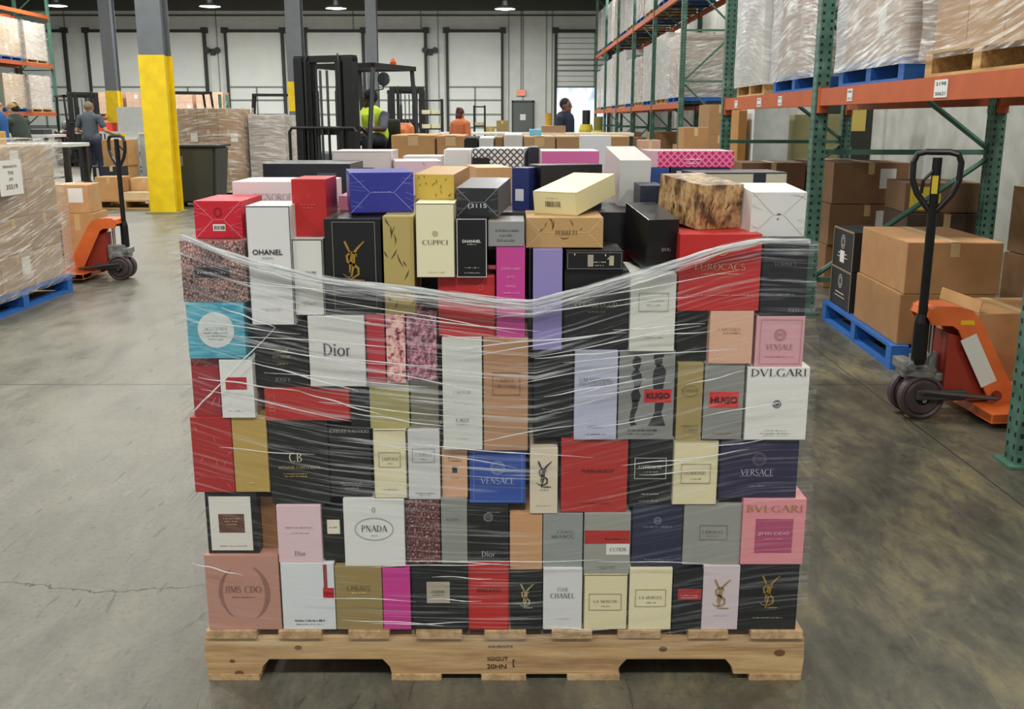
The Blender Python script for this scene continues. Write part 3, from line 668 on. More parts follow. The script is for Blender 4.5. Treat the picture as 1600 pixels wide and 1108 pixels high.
# --- third tier
b((300, 652, 364, 767), '#a3201f', [('K', 7, '#c9595a', .01, .02)], 'plain red perfume box at the corner of the third tier', .012)
b((364, 652, 420, 766), '#b3964f', [('L', .45, .12, .2, 1, '#e0cf94', .006)], 'plain gold perfume box beside the red one, third tier', .014)
b((421, 656, 514, 776), '#222426', [('T', 'CB', .44, .56, .22, '#cfc6a0'), ('T', 'MJSMAR COHTERRTE', .5, .44, .72, '#b5aa80', .035), ('L', .42, .36, .4, 2, '#b39a58', .0035)], 'big black perfume box with gold two-letter emblem, third tier', .018)
b((515, 668, 580, 776), '#1e2022', [('T', 'CTRUEL LAUTIOW', .5, .95, .95, '#a8a48e', .045), ('L', .5, .2, .5, 3, '#807d68', .0035)], 'black perfume box with a line of gold type along its upper edge', .02)
b((583, 672, 636, 773), '#dcd4b0', frm('LMIPOUN', '', .46, .68, '#5a5338', .16, .82) + [('L', .5, .13, .4, 1, '#6a6448', .003), ('E', '#2a2822', .0012)], 'narrow cream perfume box with framed name above the white oval-emblem box', .012)
b((637, 672, 688, 779), '#cbcbca', frm('CTOPECE', '', .54, .74, '#6d6d6d', .14, .84) + [('L', .5, .09, .55, 2, '#77777a', .0025)], 'narrow grey-white perfume box with framed name, third tier', .014)
b((690, 700, 731, 773), '#d3a483', [('L', .5, .8, .5, 2, '#8d5f44', .004), ('R', .4, .5, .6, .63, '#2b2320'), ('L', .5, .4, .3, 1, '#8d5f44', .003)], 'small peach perfume box with a tiny dark square, third tier', .022)
b((733, 702, 822, 782), '#2f4f9f', [('M', .5, .66, .017, '#8d9fd0'), ('T', 'VENSACE', .5, .42, .6, '#a9b6dc'), ('F', .07, .04, .94, .96, '#6f85c4', .0014)], 'royal blue perfume box with round emblem', .02)
b((825, 700, 872, 797), '#d3c6ae', [('Y', .5, .6, .4, '#3a2c28'), ('L', .5, .36, .25, 1, '#5a4c44', .003), ('L', .5, .12, .5, 1, '#6a5c50', .002)], 'beige perfume box with dark monogram between royal blue and red boxes', .012)
b((876, 686, 981, 800), '#aa2a24', [('t', 'TUNRUXUCUT', .55, .57, .5, '#4c0e0e', .07), ('L', .5, .12, .4, 1, '#5c1414', .004)], 'large red perfume box with dark lettering, third tier', .016)
b((984, 686, 1050, 784), '#222524', [('F', .1, .4, .87, .72, '#b9bbb4', .0016), ('T', 'UTPRNDTE', .48, .58, .56, '#d0d1c8', .05), ('L', .48, .5, .3, 1, '#a8a9a0', .003), ('L', .48, .16, .4, 1, '#a8a9a0', .004), ('L', .46, .06, .45, 1, '#a8a9a0', .003)], 'black perfume box with silver framed name, third tier', .018)
b((1051, 690, 1122, 783), '#dcd2aa', frm('LA MOCHERY', '', .34, .65, '#5a5440', .18, .84) + [('E', '#2a281e', .0009)], 'cream perfume box with framed name resting on the navy and grey boxes', .01)
b((1124, 686, 1247, 779), '#262240', [('M', .5, .66, .016, '#6e5f7a'), ('T', 'VERSACE', .48, .44, .42, '#aaa6b6'), ('L', .48, .37, .44, 1, '#8a8698', .003), ('L', .48, .2, .2, 1, '#8a8698', .003)], 'wide midnight purple perfume box with round emblem, third tier corner', .014)
# --- fourth tier
b((300, 558, 344, 650), '#97242a', [('K', 6, '#c46a70', .01, .03)], 'dark red perfume box under the teal box', .022)
b((344, 562, 397, 650), '#dcdcd7', [('R', .16, .49, .8, .7, '#a92a35'), ('L', .45, .12, .5, 1, '#9a9a96', .003)], 'white perfume box with a red rectangle beside the dark red one', .008)
b((398, 505, 482, 606), '#242526', [('T', 'NICHE', .5, .58, .3, '#a3924a', .06), ('T', 'JATARME', .5, .48, .35, '#a3924a', .05), ('L', .5, .36, .2, 1, '#a3924a', .004), ('T', 'JOSEY', .5, .12, .3, '#8c8c84', .06)], 'large black perfume box with faint gold script under the tall white box', .03)
b((412, 608, 546, 652), '#b02a26', [('F', .05, .2, .12, .8, '#c76a5a', .001), ('L', .08, .5, .04, 3, '#d09080', .004)], 'long red perfume box lying on its side', .012)
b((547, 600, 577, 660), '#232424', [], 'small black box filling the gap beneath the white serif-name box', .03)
b((577, 597, 640, 668), '#a89f63', [], 'olive gold perfume box under the pink floral boxes', .024)
b((641, 592, 686, 668), '#77735f', [('K', 5, '#8f8a72', .01, .03)], 'dull khaki perfume box next to the tall white box', .028)
b((691, 528, 754, 698), '#cfd1ca', [('T', 'CARTUHE', .5, .52, .46, '#7a7c76', .025), ('T', 'LAST', .5, .27, .34, '#55574f', .03), ('L', .5, .23, .3, 1, '#7a7c76', .003), ('L', .5, .1, .3, 1, '#8a8c86', .003)], 'very tall white perfume box in the middle of the load', .008)
b((755, 528, 831, 694), '#b08765', [('F', .2, .5, .82, .7, '#6a4a32', .0014), ('T', 'CADREUS', .48, .63, .4, '#6a4a32', .03), ('T', 'ORUSARD', .5, .58, .5, '#6a4a32', .03)], 'very tall tan perfume box with framed name in the middle of the load', .01)
b((833, 545, 895, 684), '#232526', [('L', .5, .32, .6, 2, '#77796f', .004)], 'tall black perfume box between tan and lavender-grey boxes', .026)
b((897, 548, 965, 683), '#b4b7cb', [('T', 'UMARPIANG', .5, .68, .78, '#6a6c86', .05), ('T', 'ENETONTIALHE', .5, .63, .8, '#6a6c86', .04), ('T', 'ZARRAY', .5, .15, .36, '#6a6c86', .03), ('L', .5, .06, .5, 1, '#6a6c86', .003)], 'pale lavender-grey perfume box with grey type, fourth tier', .01)
fig1 = [[(.29, .95), (.24, .9), (.23, .84), (.29, .79), (.36, .8), (.39, .86), (.38, .92)], [(.26, .78), (.33, .8), (.4, .74), (.42, .66), (.38, .6), (.36, .56), (.4, .5), (.38, .44), (.3, .42), (.24, .44), (.22, .52), (.28, .58), (.26, .66), (.21, .72)],
        [(.24, .45), (.37, .45), (.35, .36), (.3, .28), (.3, .2), (.34, .17), (.24, .155), (.2, .2), (.22, .3), (.25, .38)]]
fig2 = [[(.62, .96), (.78, .98), (.8, .93), (.6, .9)], [(.63, .9), (.77, .92), (.77, .86), (.7, .82), (.64, .84)], [(.68, .84), (.78, .84), (.84, .78), (.82, .66), (.8, .6), (.8, .5), (.82, .4), (.78, .3), (.84, .2), (.86, .155), (.54, .155), (.6, .22), (.66, .32), (.66, .42), (.63, .5), (.62, .6), (.6, .7), (.62, .78)]]
b((966, 548, 1054, 682), '#838582', [('P', fig1 + fig2, '#242628'), ('R', .46, .42, .95, .57, '#c22b30'), ('t', 'KUGO', .71, .5, .42, '#3c0b10', .075), ('L', .44, .1, .54, 1, '#2a2c2e', .005), ('L', .42, .06, .5, 1, '#3c3e40', .003)], 'grey perfume box with two dark silhouettes and a red name tag', .012)
b((1057, 568, 1098, 683), '#9c8a57', [('O', .5, .65, .019, .013, '#7b6a2e', .001), ('T', 'CHANI', .5, .66, .6, '#6a5a24', .04), ('L', .55, .2, .7, 4, '#6d6038', .003)], 'slim bronze gold perfume box between the two red-tagged grey boxes', .012)
b((1099, 568, 1162, 683), '#868782', [('R', .14, .42, .88, .63, '#d0322f'), ('t', 'HUGO', .51, .525, .68, '#3c0b10', .12), ('L', .5, .08, .5, 1, '#9a4a44', .003)], 'grey perfume box with a bold red name tag and no figures', .01)
b((1165, 574, 1263, 684), '#dcdbd5', [('T', 'DVLGARI', .5, .93, .9, '#3e3e3c', .1), ('O', .5, .5, .0085, .0085, '#4a4a48', .003), ('O', .5, .5, .003, .003, '#2a2a28', .003), ('L', .5, .13, .36, 1, '#8c8c88', .003), ('L', .5, .09, .5, 2, '#8c8c88', .0026)], 'large white perfume box with a small flower emblem at the corner', .006)
# --- fifth tier
b((292, 474, 383, 557), 'teal_wave', [('D', .5, .52, .043, '#cdd2d0'), ('T', 'ACLEKNEY', .5, .54, .4, '#7d8886', .06), ('L', .5, .46, .42, 3, '#7d8886', .004)], 'teal blue perfume box with a big white disc label', .006)
b((482, 494, 571, 598), '#d3d2ce', [('T', 'Dior', .5, .53, .5, '#33343a')], 'white perfume box with large dark four-letter serif name', .006)
b((572, 492, 602, 594), '#b0303a', [], 'narrow red perfume box beside the white serif-name box', .014)
b((603, 492, 634, 594), 'floral', [], 'narrow pink floral perfume box', .013)
b((635, 492, 683, 592), 'mosaic', [], 'mauve mosaic-print perfume box', .015)
b((684, 432, 774, 526), '#b42a2c', [('O', .75, .82, .006, .006, '#d86a60', .001)], 'broad red perfume box in the sagging middle of the film', .022)
b((775, 385, 821, 526), '#c3418f', [('T', 'CHANCIARO', .5, .76, .66, '#e9a9cd', .03), ('T', 'AVIY', .5, .67, .3, '#e9a9cd', .03), ('T', 'LDERUE', .5, .57, .35, '#e9a9cd', .025), ('L', .5, .49, .5, 1, '#e9a9cd', .003), ('T', 'GIVIN', .5, .38, .3, '#e9a9cd', .025)], 'tall magenta perfume box with pale pink type', .014)
b((832, 390, 879, 545), '#8f84bb', [('L', .5, .42, .2, 2, '#c8c2e4', .006)], 'tall lavender perfume box beneath the kraft box', .014)
b((881, 422, 982, 548), '#212325', [('T', 'COURBEUGUD', .5, .57, .66, '#a79e78', .07), ('L', .5, .47, .25, 1, '#8f8868', .005)], 'wide black perfume box with pale gold name under the film edge', .02)
b((984, 428, 1056, 547), '#d4d4cb', [('F', .18, .52, .84, .76, '#7d7d74', .0013), ('T', 'CTUNBALAINGA', .5, .66, .5, '#6a6a62', .03), ('L', .5, .6, .3, 1, '#8a8a82', .003), ('L', .5, .18, .4, 1, '#9a9a92', .003)], 'white perfume box with grey framed name, upper tier', .004)
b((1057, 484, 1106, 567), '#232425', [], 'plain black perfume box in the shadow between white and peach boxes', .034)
b((1107, 486, 1177, 568), '#d3a78d', [('T', 'CNIUSALY', .45, .66, .52, '#9a7058', .05), ('L', .5, .58, .4, 1, '#9a7058', .004), ('O', .2, .2, .006, .006, '#e4c4ae', .001)], 'peach perfume box beside the powder pink one', .006)
b((1180, 494, 1257, 566), '#cf9aa3', [('F', .09, .06, .94, .94, '#a8717c', .0012), ('M', .5, .64, .0135, '#a8717c'), ('T', 'VENSALE', .5, .4, .56, '#8f5f6a'), ('L', .5, .2, .6, 1, '#a8717c', .003)], 'powder pink perfume box with round emblem and thin border', .01)
# --- top tier of upright boxes
b((283, 376, 386, 473), 'snakeskin', [('R', .2, .4, .74, .57, '#2e2b2f'), ('L', .47, .47, .45, 1, '#b0a3a0', .006)], 'snakeskin-print perfume box with small dark nameplate', .02)
b((387, 322, 457, 502), '#d8d8d6', [('E', '#1f1f1f', .0018), ('t', 'OHANEL', .46, .62, .68, '#161616', .045), ('T', 'PAHIS', .46, .57, .26, '#3a3a3a', .016), ('L', .5, .14, .5, 2, '#7a7a78', .002)], 'tallest white perfume box edged in black with a bold name', .004, .15)
b((458, 374, 506, 493), '#d6d5cf', [('E', '#1f1f1f', .0018), ('t', 'CHENEL', .5, .56, .6, '#1c1c1c', .045), ('L', .5, .48, .25, 1, '#77756c', .002), ('L', .5, .17, .5, 2, '#8a887e', .0024)], 'shorter white black-edged perfume box beside the tallest one', .012, .16)
b((508, 342, 597, 490), '#1b1c1d', [('F', .14, .06, .9, .97, '#8d8a7c', .0012), ('Y', .5, .56, .42, GOLD)], 'tall black perfume box with gold monogram and thin frame line', .018, .2)
b((599, 338, 648, 490), '#b19d5f', [('K', 16, '#4a3a18', .012, .035)], 'pale gold perfume box scribbled with dark brush strokes', .016, .18)
b((649, 318, 711, 430), '#e2dbb8', [('M', .5, .6, .006, '#8a7c4a'), ('T', 'CUPPCI', .5, .48, .66, '#3d382c', .06), ('L', .5, .07, .45, 1, '#a39a78', .0022), ('E', '#2a281e', .0012)], 'ivory perfume box with spaced-out name standing on the red box', .004, .18)
b((713, 342, 761, 428), '#17171a', [('E', '#d0d0cc', .0016), ('t', 'DHANHEL', .5, .62, .62, '#e4e4e0', .06), ('L', .5, .56, .3, 1, '#a8a8a4', .003), ('L', .5, .16, .45, 1, '#a8a8a4', .003), ('L', .5, .07, .5, 1, '#a8a8a4', .003)], 'little black perfume box with white border and white name', .008, .18)
b((762, 346, 820, 383), '#8b8c8a', [('L', .5, .62, .6, 3, '#66686a', .006)], 'small silver grey box on top of the tall magenta one', .012, .14)
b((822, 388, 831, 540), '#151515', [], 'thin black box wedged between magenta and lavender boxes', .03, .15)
b((884, 392, 974, 419), '#1c1d20', [('F', .02, .08, .98, .92, '#77787a', .0012), ('R', .38, .2, .48, .8, '#a39a8c'), ('R', .76, .25, .84, .75, '#b3a98c'), ('L', .58, .4, .2, 2, '#a8a49a', .004), ('K', 4, '#c4c4c0', .006, .01)], 'flat black gift box with small pictures on its edge', .012, .18)
b((1060, 366, 1189, 484), '#b5211f', [('O', .52, .78, .012, .009, '#c98a4a', .003), ('T', 'LUROCACS', .5, .58, .62, '#c79a6a', .08), ('L', .5, .48, .45, 1, '#c79a6a', .004), ('L', .5, .2, .85, 1, '#c9726a', .005)], 'big bright red perfume box with gold crest and name at the upper corner', .006, .2)
b((1190, 374, 1262, 490), '#232230', [('T', 'VOHNET', .5, .68, .5, '#77768a', .05), ('L', .55, .28, .4, 1, '#8d8ca0', .003), ('T', 'ISEQ', .74, .08, .24, '#8d8ca0', .05)], 'dark navy perfume box at the upper corner beside the big red one', .01, .2)
# placing: faces keep their measured rectangles, then edges are closed up so that nothing overlaps and everything rests
for e in B:
    x0, y0, x1, y1 = e['px']; e['dy'] = min(e['dy'], .006) if y1 > 975 else e['dy']; Y = YF - .004 + e['dy']; ym = (y0 + y1) / 2; xm = (x0 + x1) / 2
    e['x'] = [PY(x0 + .7, ym, Y).x, PY(x1 - .7, ym, Y).x]; e['z'] = [PY(xm, y1, Y).z, PY(xm, y0, Y).z]; e['Y'] = Y
for it_ in range(6):
    for e in B:
        if e['z'][0] < ZD + .035: e['z'][0] = ZD; continue
        best = None
        for o in B:
            if o is e: continue
            ov = min(e['x'][1], o['x'][1]) - max(e['x'][0], o['x'][0])
            if ov > .02 and abs(o['z'][1] - e['z'][0]) < .045 and o['z'][0] < e['z'][0] - .02:
                if best is None or o['z'][1] > best: best = o['z'][1]
        if best is not None: e['z'][0] = best + .0003
    for i, e in enumerate(B):
        for o in B[i + 1:]:
            ox = min(e['x'][1], o['x'][1]) - max(e['x'][0], o['x'][0]); oz = min(e['z'][1], o['z'][1]) - max(e['z'][0], o['z'][0])
            if ox > 0 and oz > .0002:
                if ox < oz or ox < .012:
                    a, c = (e, o) if e['x'][0] < o['x'][0] else (o, e); m = (a['x'][1] + c['x'][0]) / 2; a['x'][1] = m - .0004; c['x'][0] = m + .0004
                elif oz < .05:
                    a, c = (e, o) if e['z'][0] < o['z'][0] else (o, e)
                    a['z'][1] = c['z'][0] - .0002 if c['z'][0] <= a['z'][1] - oz * .999 else a['z'][1]
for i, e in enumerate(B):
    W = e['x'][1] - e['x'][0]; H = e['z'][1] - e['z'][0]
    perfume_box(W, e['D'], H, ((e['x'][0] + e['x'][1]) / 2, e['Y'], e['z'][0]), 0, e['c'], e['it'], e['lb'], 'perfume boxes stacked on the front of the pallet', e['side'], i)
# the rows behind, out of sight except round the sides: boxes that carry the top of the load
rnd = random.Random(11); tones = ['#1d1e20', '#8d2a2c', '#cfcdc6', '#3a3f5c', '#8b8c86', '#c7a98f', '#272a2c', '#d5cba4', '#6a5a7a', '#1d1e20']
fill = [mb_ for mb_ in []]
FX0, FX1, FY0 = pal_l + .02, pal_r - .06, YF + .27
zl = [ZD, .33, .52, .71, .90, 1.07]
fm = {}
for li in range(5):
    for iy in range(4):
        for ix in range(5):
            w_ = (FX1 - FX0) / 5; d_ = .29; h_ = zl[li + 1] - zl[li] - .0006
            key = (li, rnd.choice(tones)); c = key[1]
            if key not in fm:
                mb = MB(); mb.box(-w_ / 2 + .001, .001, 0, w_ / 2 - .001, d_ - .001, h_, 0, .0012); fm[key] = mb.mesh('carton', box_mat(c))
            o = link('perfume_box', fm[key], None, (FX0 + w_ * (ix + .5), FY0 + iy * d_, zl[li] + .0003))
            tag(o, 'plain gift box in the rows behind the front of the wrapped load', 'perfume box', 'gift boxes in the rows behind')
# ------------------------------------------------------------------ loose boxes lying on top of the load
def loose(bl, br, ty, Y0, Y1, D, color, items, label, side=None, z0=None, seed=0, name='perfume_box', tilt=0):
    """front face from the lower-left pixel bl at distance Y0 to the lower-right pixel column br at distance Y1, top edge at row ty, depth D"""
    a = PY(bl[0], bl[1], Y0); c = PY(br, bl[1], Y1); W = math.hypot(c.x - a.x, Y1 - Y0); rz = math.atan2(Y1 - Y0, c.x - a.x)
    zt = PY(bl[0], ty, Y0).z; z = a.z if z0 is None else z0; m = ((a.x + c.x) / 2, (Y0 + Y1) / 2, z)
    o = perfume_box(W, D, zt - z, m, rz, color, items, label, 'loose boxes on top of the load', side, seed + 300, name)
    if tilt: o.rotation_mode = 'XYZ'; o.rotation_euler = (R(tilt), 0, rz)
    return o
def top_of(i): return B[i]['z'][1]
def find(txt): return next(e for e in B if txt in e['lb'])
zt = lambda t: find(t)['z'][1] + .0006
# a carrying layer of boxes just under the loose ones
BASE = 1.0706
lay = random.Random(3)
def layer(x0, x1, y0, y1, z1, c, label):
    mb = MB(); mb.box(x0 + .001, y0 + .001, 0, x1 - .001, y1 - .001, z1 - BASE, 0, .0012)
    tag(mb.build('perfume_box', box_mat(c), None, (0, 0, BASE)), label, 'perfume box', 'boxes bedded under the loose ones')
LZ = 1.168
cols = ['#1d1e22', '#3a3b40', '#2a2c3a', '#6d2426', '#242529', '#1f2022', '#5a5a5c', '#26272b']
n = 0
for iy in range(4):
    for ix in range(6):
        x0 = FX0 + (FX1 - FX0) * ix / 6; x1 = FX0 + (FX1 - FX0) * (ix + 1) / 6; y0 = FY0 + iy * .29
        c = cols[(ix * 3 + iy * 5) % 8]; layer(x0, x1, y0, y0 + .29, LZ, c, 'flat gift box bedded beneath the loose boxes on the load')
LZ += .0006
X1 = [('X', '#d9868c')]
loose((306, 372), 380, 314, 2.34, 2.34, .2, '#c3142c', [('X', '#e0808c'), ('R', .38, .2, .64, .38, '#dcd8d4'), ('S', .51, .29, .2, .1, '#3a3a3a'), ('O', .5, .7, .008, .01, '#7a0c1a', .002)], 'shiny red perfume box with barcode lying over the snakeskin-print one', z0=zt('snakeskin'), seed=1)
loose((364, 312), 514, 284, 2.56, 2.56, .2, '#d9cfd0', [('T', 'SIGNORFE', .42, .5, .4, '#b09aa0', .3)], 'long pinkish white perfume box lying behind the tallest white one', z0=LZ, seed=2)
loose((459, 370), 512, 280, 2.345, 2.345, .15, '#b3201f', [('T', 'Y', .5, .7, .1, '#cf5a54'), ('L', .45, .55, .4, 2, '#cf5a54', .004)], 'upright bright red perfume box standing on the shorter white black-edged one', z0=zt('shorter white'), seed=3)
loose((412, 290), 548, 256, 2.93, 2.93, .26, '#1e2130', [('R', .62, .3, .84, .75, '#4a4c58')], 'long dark navy box lying at the back beside the dark bin', z0=LZ, seed=4)
loose((548, 330), 647, 270, 2.37, 2.40, .2, '#2b2f8e', [('X', '#7f86cf'), ('L', .5, .5, .3, 1, '#8f94d2', .004)], 'shiny royal purple-blue box with creased cellophane ends', z0=max(zt('scribbled'), zt('thin frame line')), seed=5)
loose((649, 312), 710, 272, 2.41, 2.396, .2, '#c3a748', [('K', 12, '#8d7422', .006, .014)], 'shiny gold perfume box on the ivory one', '#b08a55', z0=zt('ivory'), seed=6, tilt=3)
loose((714, 336), 779, 293, 2.35, 2.333, .17, '#2c2e31', [('X', '#8b8e92'), ('t', '(3115', .5, .36, .45, '#c9cbce', .2)], 'cellophane-covered black box end above the little white-bordered one', '#55565c', z0=zt('little black perfume box with white border'), seed=7, tilt=5)
loose((745, 290), 800, 262, 2.78, 2.80, .2, '#c99a68', [], 'tan orange box lying behind the shiny gold one', z0=LZ, seed=8)
loose((800, 312), 826, 262, 2.62, 2.60, .07, '#1f2a66', [('R', .2, .22, .7, .5, '#c9ccd2')], 'navy blue box end with white sticker', z0=LZ, seed=9)
a = PY(826, 300, 2.585)
perfume_box(.175, .09, .115, (a.x + .114, 2.64, LZ), R(20), '#2a2430', [('K', 5, '#4a4050', .01, .03)], 'long plum black box slanting back from the navy blue end', 'loose boxes on top of the load', None, 310)
loose((822, 390), 942, 340, 2.325, 2.325, .19, '#b8935e', [('T', 'PERRETI', .52, .5, .28, '#4a3520', .14), ('A', .5, .36, .009, .004, 180, 360, .0015, '#4a3520'), ('X', '#d5b788'), ('K', 8, '#7d5c34', .006, .02)], 'kraft brown box with cellophane folds under the cream barcode box', z0=zt('tall lavender'), seed=11)
kz = PY(822, 340, 2.325).z + .0007
# cream box turned to the camera with its barcode face
p = PY(902, 333, 2.365)
cw = .115; ang = R(-30)
crm = perfume_box(cw, .22, .055, (0, 0, 0), ang, '#e3d9a8', [('S', .45, .46, .34, .24, '#55503a'), ('L', .45, .7, .3, 1, '#8a8468', .002), ('E', '#cdbf86', .001)], 'cream barcode box lying askew at the very top of the load', 'loose boxes on top of the load', None, 312)
o_ = Matrix.Rotation(ang, 4, 'Z') @ Vector((cw / 2, 0, 0)); crm.location = (p.x - o_.x, p.y - o_.y, kz); crm.rotation_euler = (R(9), 0, ang)
# black box showing its long side
loose((1008, 424), 1056, 342, 2.325, 2.337, .2, '#17181a', [('T', 'IDOG', .62, .42, .3, '#a8a9a4', .06)], 'black perfume box reaching back, its name turned sideways', '#26272a', z0=zt('grey framed name, upper'), seed=13, tilt=7)
# patterned box turned
p = PY(1103, 370, 2.36)
ang = R(-14); cw = .125
cm = perfume_box(.122, .18, .106, (0, 0, 0), R(24), 'camo', [('K', 10, '#4a3018', .01, .03)], 'crinkled brown wood-print box lying on the big red one', 'loose boxes on top of the load', None, 314)
o_ = Matrix.Rotation(R(24), 4, 'Z') @ Vector((-.061, 0, 0)); cm.location = (p.x - o_.x - .02, p.y - o_.y + .01, zt('big bright red')); cm.rotation_euler = (R(6), 0, R(24))
loose((1171, 371), 1256, 300, 2.335, 2.335, .19, '#d6d6d2', [('X', '#bdbdb8'), ('L', .5, .5, .05, 2, '#333333', .006)], 'square white cellophane-wrapped box above the dark navy corner box', z0=zt('dark navy'), seed=15, tilt=3)
# further back
loose((966, 300), 1014, 249, 2.72, 2.73, .2, '#d0d0cc', [], 'white box with slanting top behind the cream barcode box', '#c7c2bd', z0=LZ, seed=16, tilt=9)
loose((846, 262), 936, 236, 3.0, 3.0, .22, '#c9649a', [], 'bubblegum pink box with white top far back on the load', '#cfd0cf', z0=LZ, seed=17)
for (a_, b_, c_, l_) in ((1009, 1045, '#2f4a86', 'blue box holding up the hot pink lattice-print one'), (1047, 1140, '#20243c', 'dark navy box under the hot pink lattice-print one')):
    loose((a_, 290), b_, 262, 2.95, 2.95, .18, c_, [('R', .1, .55, .6, .9, '#c9ccd2')] if a_ > 1040 else [], l_, z0=LZ, seed=a_)
LZ2 = PY(1050, 262, 2.95).z + .001
loose((1014, 268), 1146, 236, 2.95, 2.95, .2, 'lattice_pink', [('B', 0, 0, .1, 1, '#cfa8b4'), ('L', .52, .45, .22, 2, '#f3cfe0', .006)], 'long hot pink lattice-print box near the green rack post', '#b8a0a6', z0=LZ2, seed=18)
loose((1088, 290), 1230, 270, 2.70, 2.72, .17, '#b9b49c', [('B', .62, .03, .76, .97, '#1d2430'), ('E', '#2b2f33', .003)], 'long silver and navy striped box behind the wood-print one', '#3a4046', z0=LZ, seed=19)
loose((1000, 318), 1036, 290, 2.56, 2.56, .14, '#1c2238', [], 'small navy box tucked beside the wood-print one', z0=LZ, seed=20)
loose((1012, 262), 1070, 262, 2.9, 2.9, .04, '#2f4a86', [], 'blue slab of a box beneath the hot pink lattice-print one', z0=LZ, seed=21) if False else None
loose((520, 268), 612, 236, 3.25, 3.25, .2, '#d2c6c2', [('B', .45, .1, .7, .6, '#1a1a1c'), ('E', '#bdb7b2', .004)], 'pinkish white box with a black patch near the forklift mast', z0=LZ, seed=22)
loose((618, 268), 690, 252, 3.1, 3.12, .2, '#d8bfc6', [('K', 6, '#c2889a', .01, .03)], 'flat pale pink box lying behind the royal purple-blue one', z0=LZ, seed=23)
loose((694, 262), 736, 234, 3.2, 3.2, .2, '#cfd0cb', [('E', '#e8e8e4', .003)], 'off-white box standing before the brown cartons', z0=LZ, seed=24)
loose((738, 258), 818, 232, 3.18, 3.16, .2, 'lattice_black', [('B', 0, .05, .34, .8, '#17171a')], 'white box with fine black lattice print and black patch', '#d0d0cc', z0=LZ, seed=25)
loose((828, 256), 842, 230, 3.17, 3.17, .15, '#241d33', [], 'narrow aubergine box next to the fine black lattice one', z0=LZ, seed=26)
loose((908, 262), 954, 212, 3.45, 3.45, .12, '#c9cacb', [], 'tall light grey box upright at the back of the load', z0=LZ, seed=27)
loose((530, 330), 548, 306, 2.6, 2.6, .12, '#c9859a', [], 'small pink box half hidden beside the royal purple-blue one', z0=LZ, seed=28)
loose((630, 252), 690, 244, 3.5, 3.5, .15, '#d0cfcb', [], 'flat white box at the very back behind the pale pink ones', z0=LZ, seed=29)
# ------------------------------------------------------------------ stretch film
def film_mat(name, base, streak, tint='#e6ebee', scale=(2.2, 55.0), thr=(.5, .72), rough=.22, gather=False):
    m = bpy.data.materials.new(name); t, bs = nt(m); L = t.links.new; out = t.nodes['Material Output']
    uv = N(t, 'ShaderNodeUVMap'); mp = N(t, 'ShaderNodeMapping'); mp.inputs['Scale'].default_value = (scale[0], scale[1], 1); L(uv.outputs[0], mp.inputs[0])
    n1 = N(t, 'ShaderNodeTexNoise', i_Scale=1.0, i_Detail=7.0, i_Roughness=.62, i_Distortion=.35); L(mp.outputs[0], n1.inputs['Vector'])
    mp2 = N(t, 'ShaderNodeMapping'); mp2.inputs['Scale'].default_value = (scale[0] * .5, scale[1] * .22, 1); L(uv.outputs[0], mp2.inputs[0])
    n2 = N(t, 'ShaderNodeTexNoise', i_Scale=1.0, i_Detail=3.0); L(mp2.outputs[0], n2.inputs['Vector'])
    r1 = ramp(t, [(thr[0], 0.0), (thr[1], 1.0)], n1.outputs['Fac']); r2 = ramp(t, [(.38, .15), (.66, 1.0)], n2.outputs['Fac'])
    mu = N(t, 'ShaderNodeMath', operation='MULTIPLY'); L(r1.outputs[0], mu.inputs[0]); L(r2.outputs[0], mu.inputs[1])
    ga = N(t, 'ShaderNodeAttribute', attribute_name='gather'); mg = N(t, 'ShaderNodeMath', operation='MULTIPLY'); L(mu.outputs[0], mg.inputs[0]); L(ga.outputs['Fac'], mg.inputs[1])
    ma = N(t, 'ShaderNodeMath', operation='MULTIPLY_ADD', i_1=streak, i_2=base); L(mg.outputs[0] if gather else mu.outputs[0], ma.inputs[0])
    fr = N(t, 'ShaderNodeMath', operation='MINIMUM', i_1=.95); L(ma.outputs[0], fr.inputs[0])
    bs.inputs['Base Color'].default_value = lin(tint); bs.inputs['Roughness'].default_value = rough; bs.inputs['Specular IOR Level'].default_value = .8
    bp = N(t, 'ShaderNodeBump', i_Strength=.7, i_Distance=.01); L(n1.outputs['Fac'], bp.inputs['Height']); L(bp.outputs[0], bs.inputs['Normal'])
    tr = N(t, 'ShaderNodeBsdfTransparent'); mx = N(t, 'ShaderNodeMixShader'); L(fr.outputs[0], mx.inputs[0]); L(tr.outputs[0], mx.inputs[1]); L(bs.outputs[0], mx.inputs[2]); L(mx.outputs[0], out.inputs[0])
    return m
FILM = film_mat('stretch_film', .02, 1.0, scale=(3.0, 105.0), thr=(.5, .68), gather=True)
FOLD = film_mat('film_folds', .45, .5, '#f2f5f6', (9, 30), (.35, .7))
def shell(rows, uvs, name, m, parent, gat=None):
    """rows: list of lists of points"""
    me = bpy.data.meshes.new(name); v = [tuple(p) for r in rows for p in r]; W = len(rows[0]); f = []
    for i in range(len(rows) - 1):
        for j in range(W - 1): f.append((i * W + j, i * W + j + 1, (i + 1) * W + j + 1, (i + 1) * W + j))
    me.from_pydata(v, [], f); u = me.uv_layers.new(name='UVMap'); flat = [q for r in uvs for q in r]
    for lp in me.loops: u.data[lp.index].uv = flat[lp.vertex_index]
    me.materials.append(m); me.shade_smooth(); o = link(name, me, parent); at_ = me.attributes.new('gather', 'FLOAT', 'POINT')
    for i in range(len(me.vertices)): at_.data[i].value = gat[i] if gat else 1.0
    return o
wrap = empty('stretch_wrap', ((pal_l + pal_r) / 2, YF, .05), 0, 'clear streaked stretch film bound round the perfume boxes and pallet', 'stretch film')
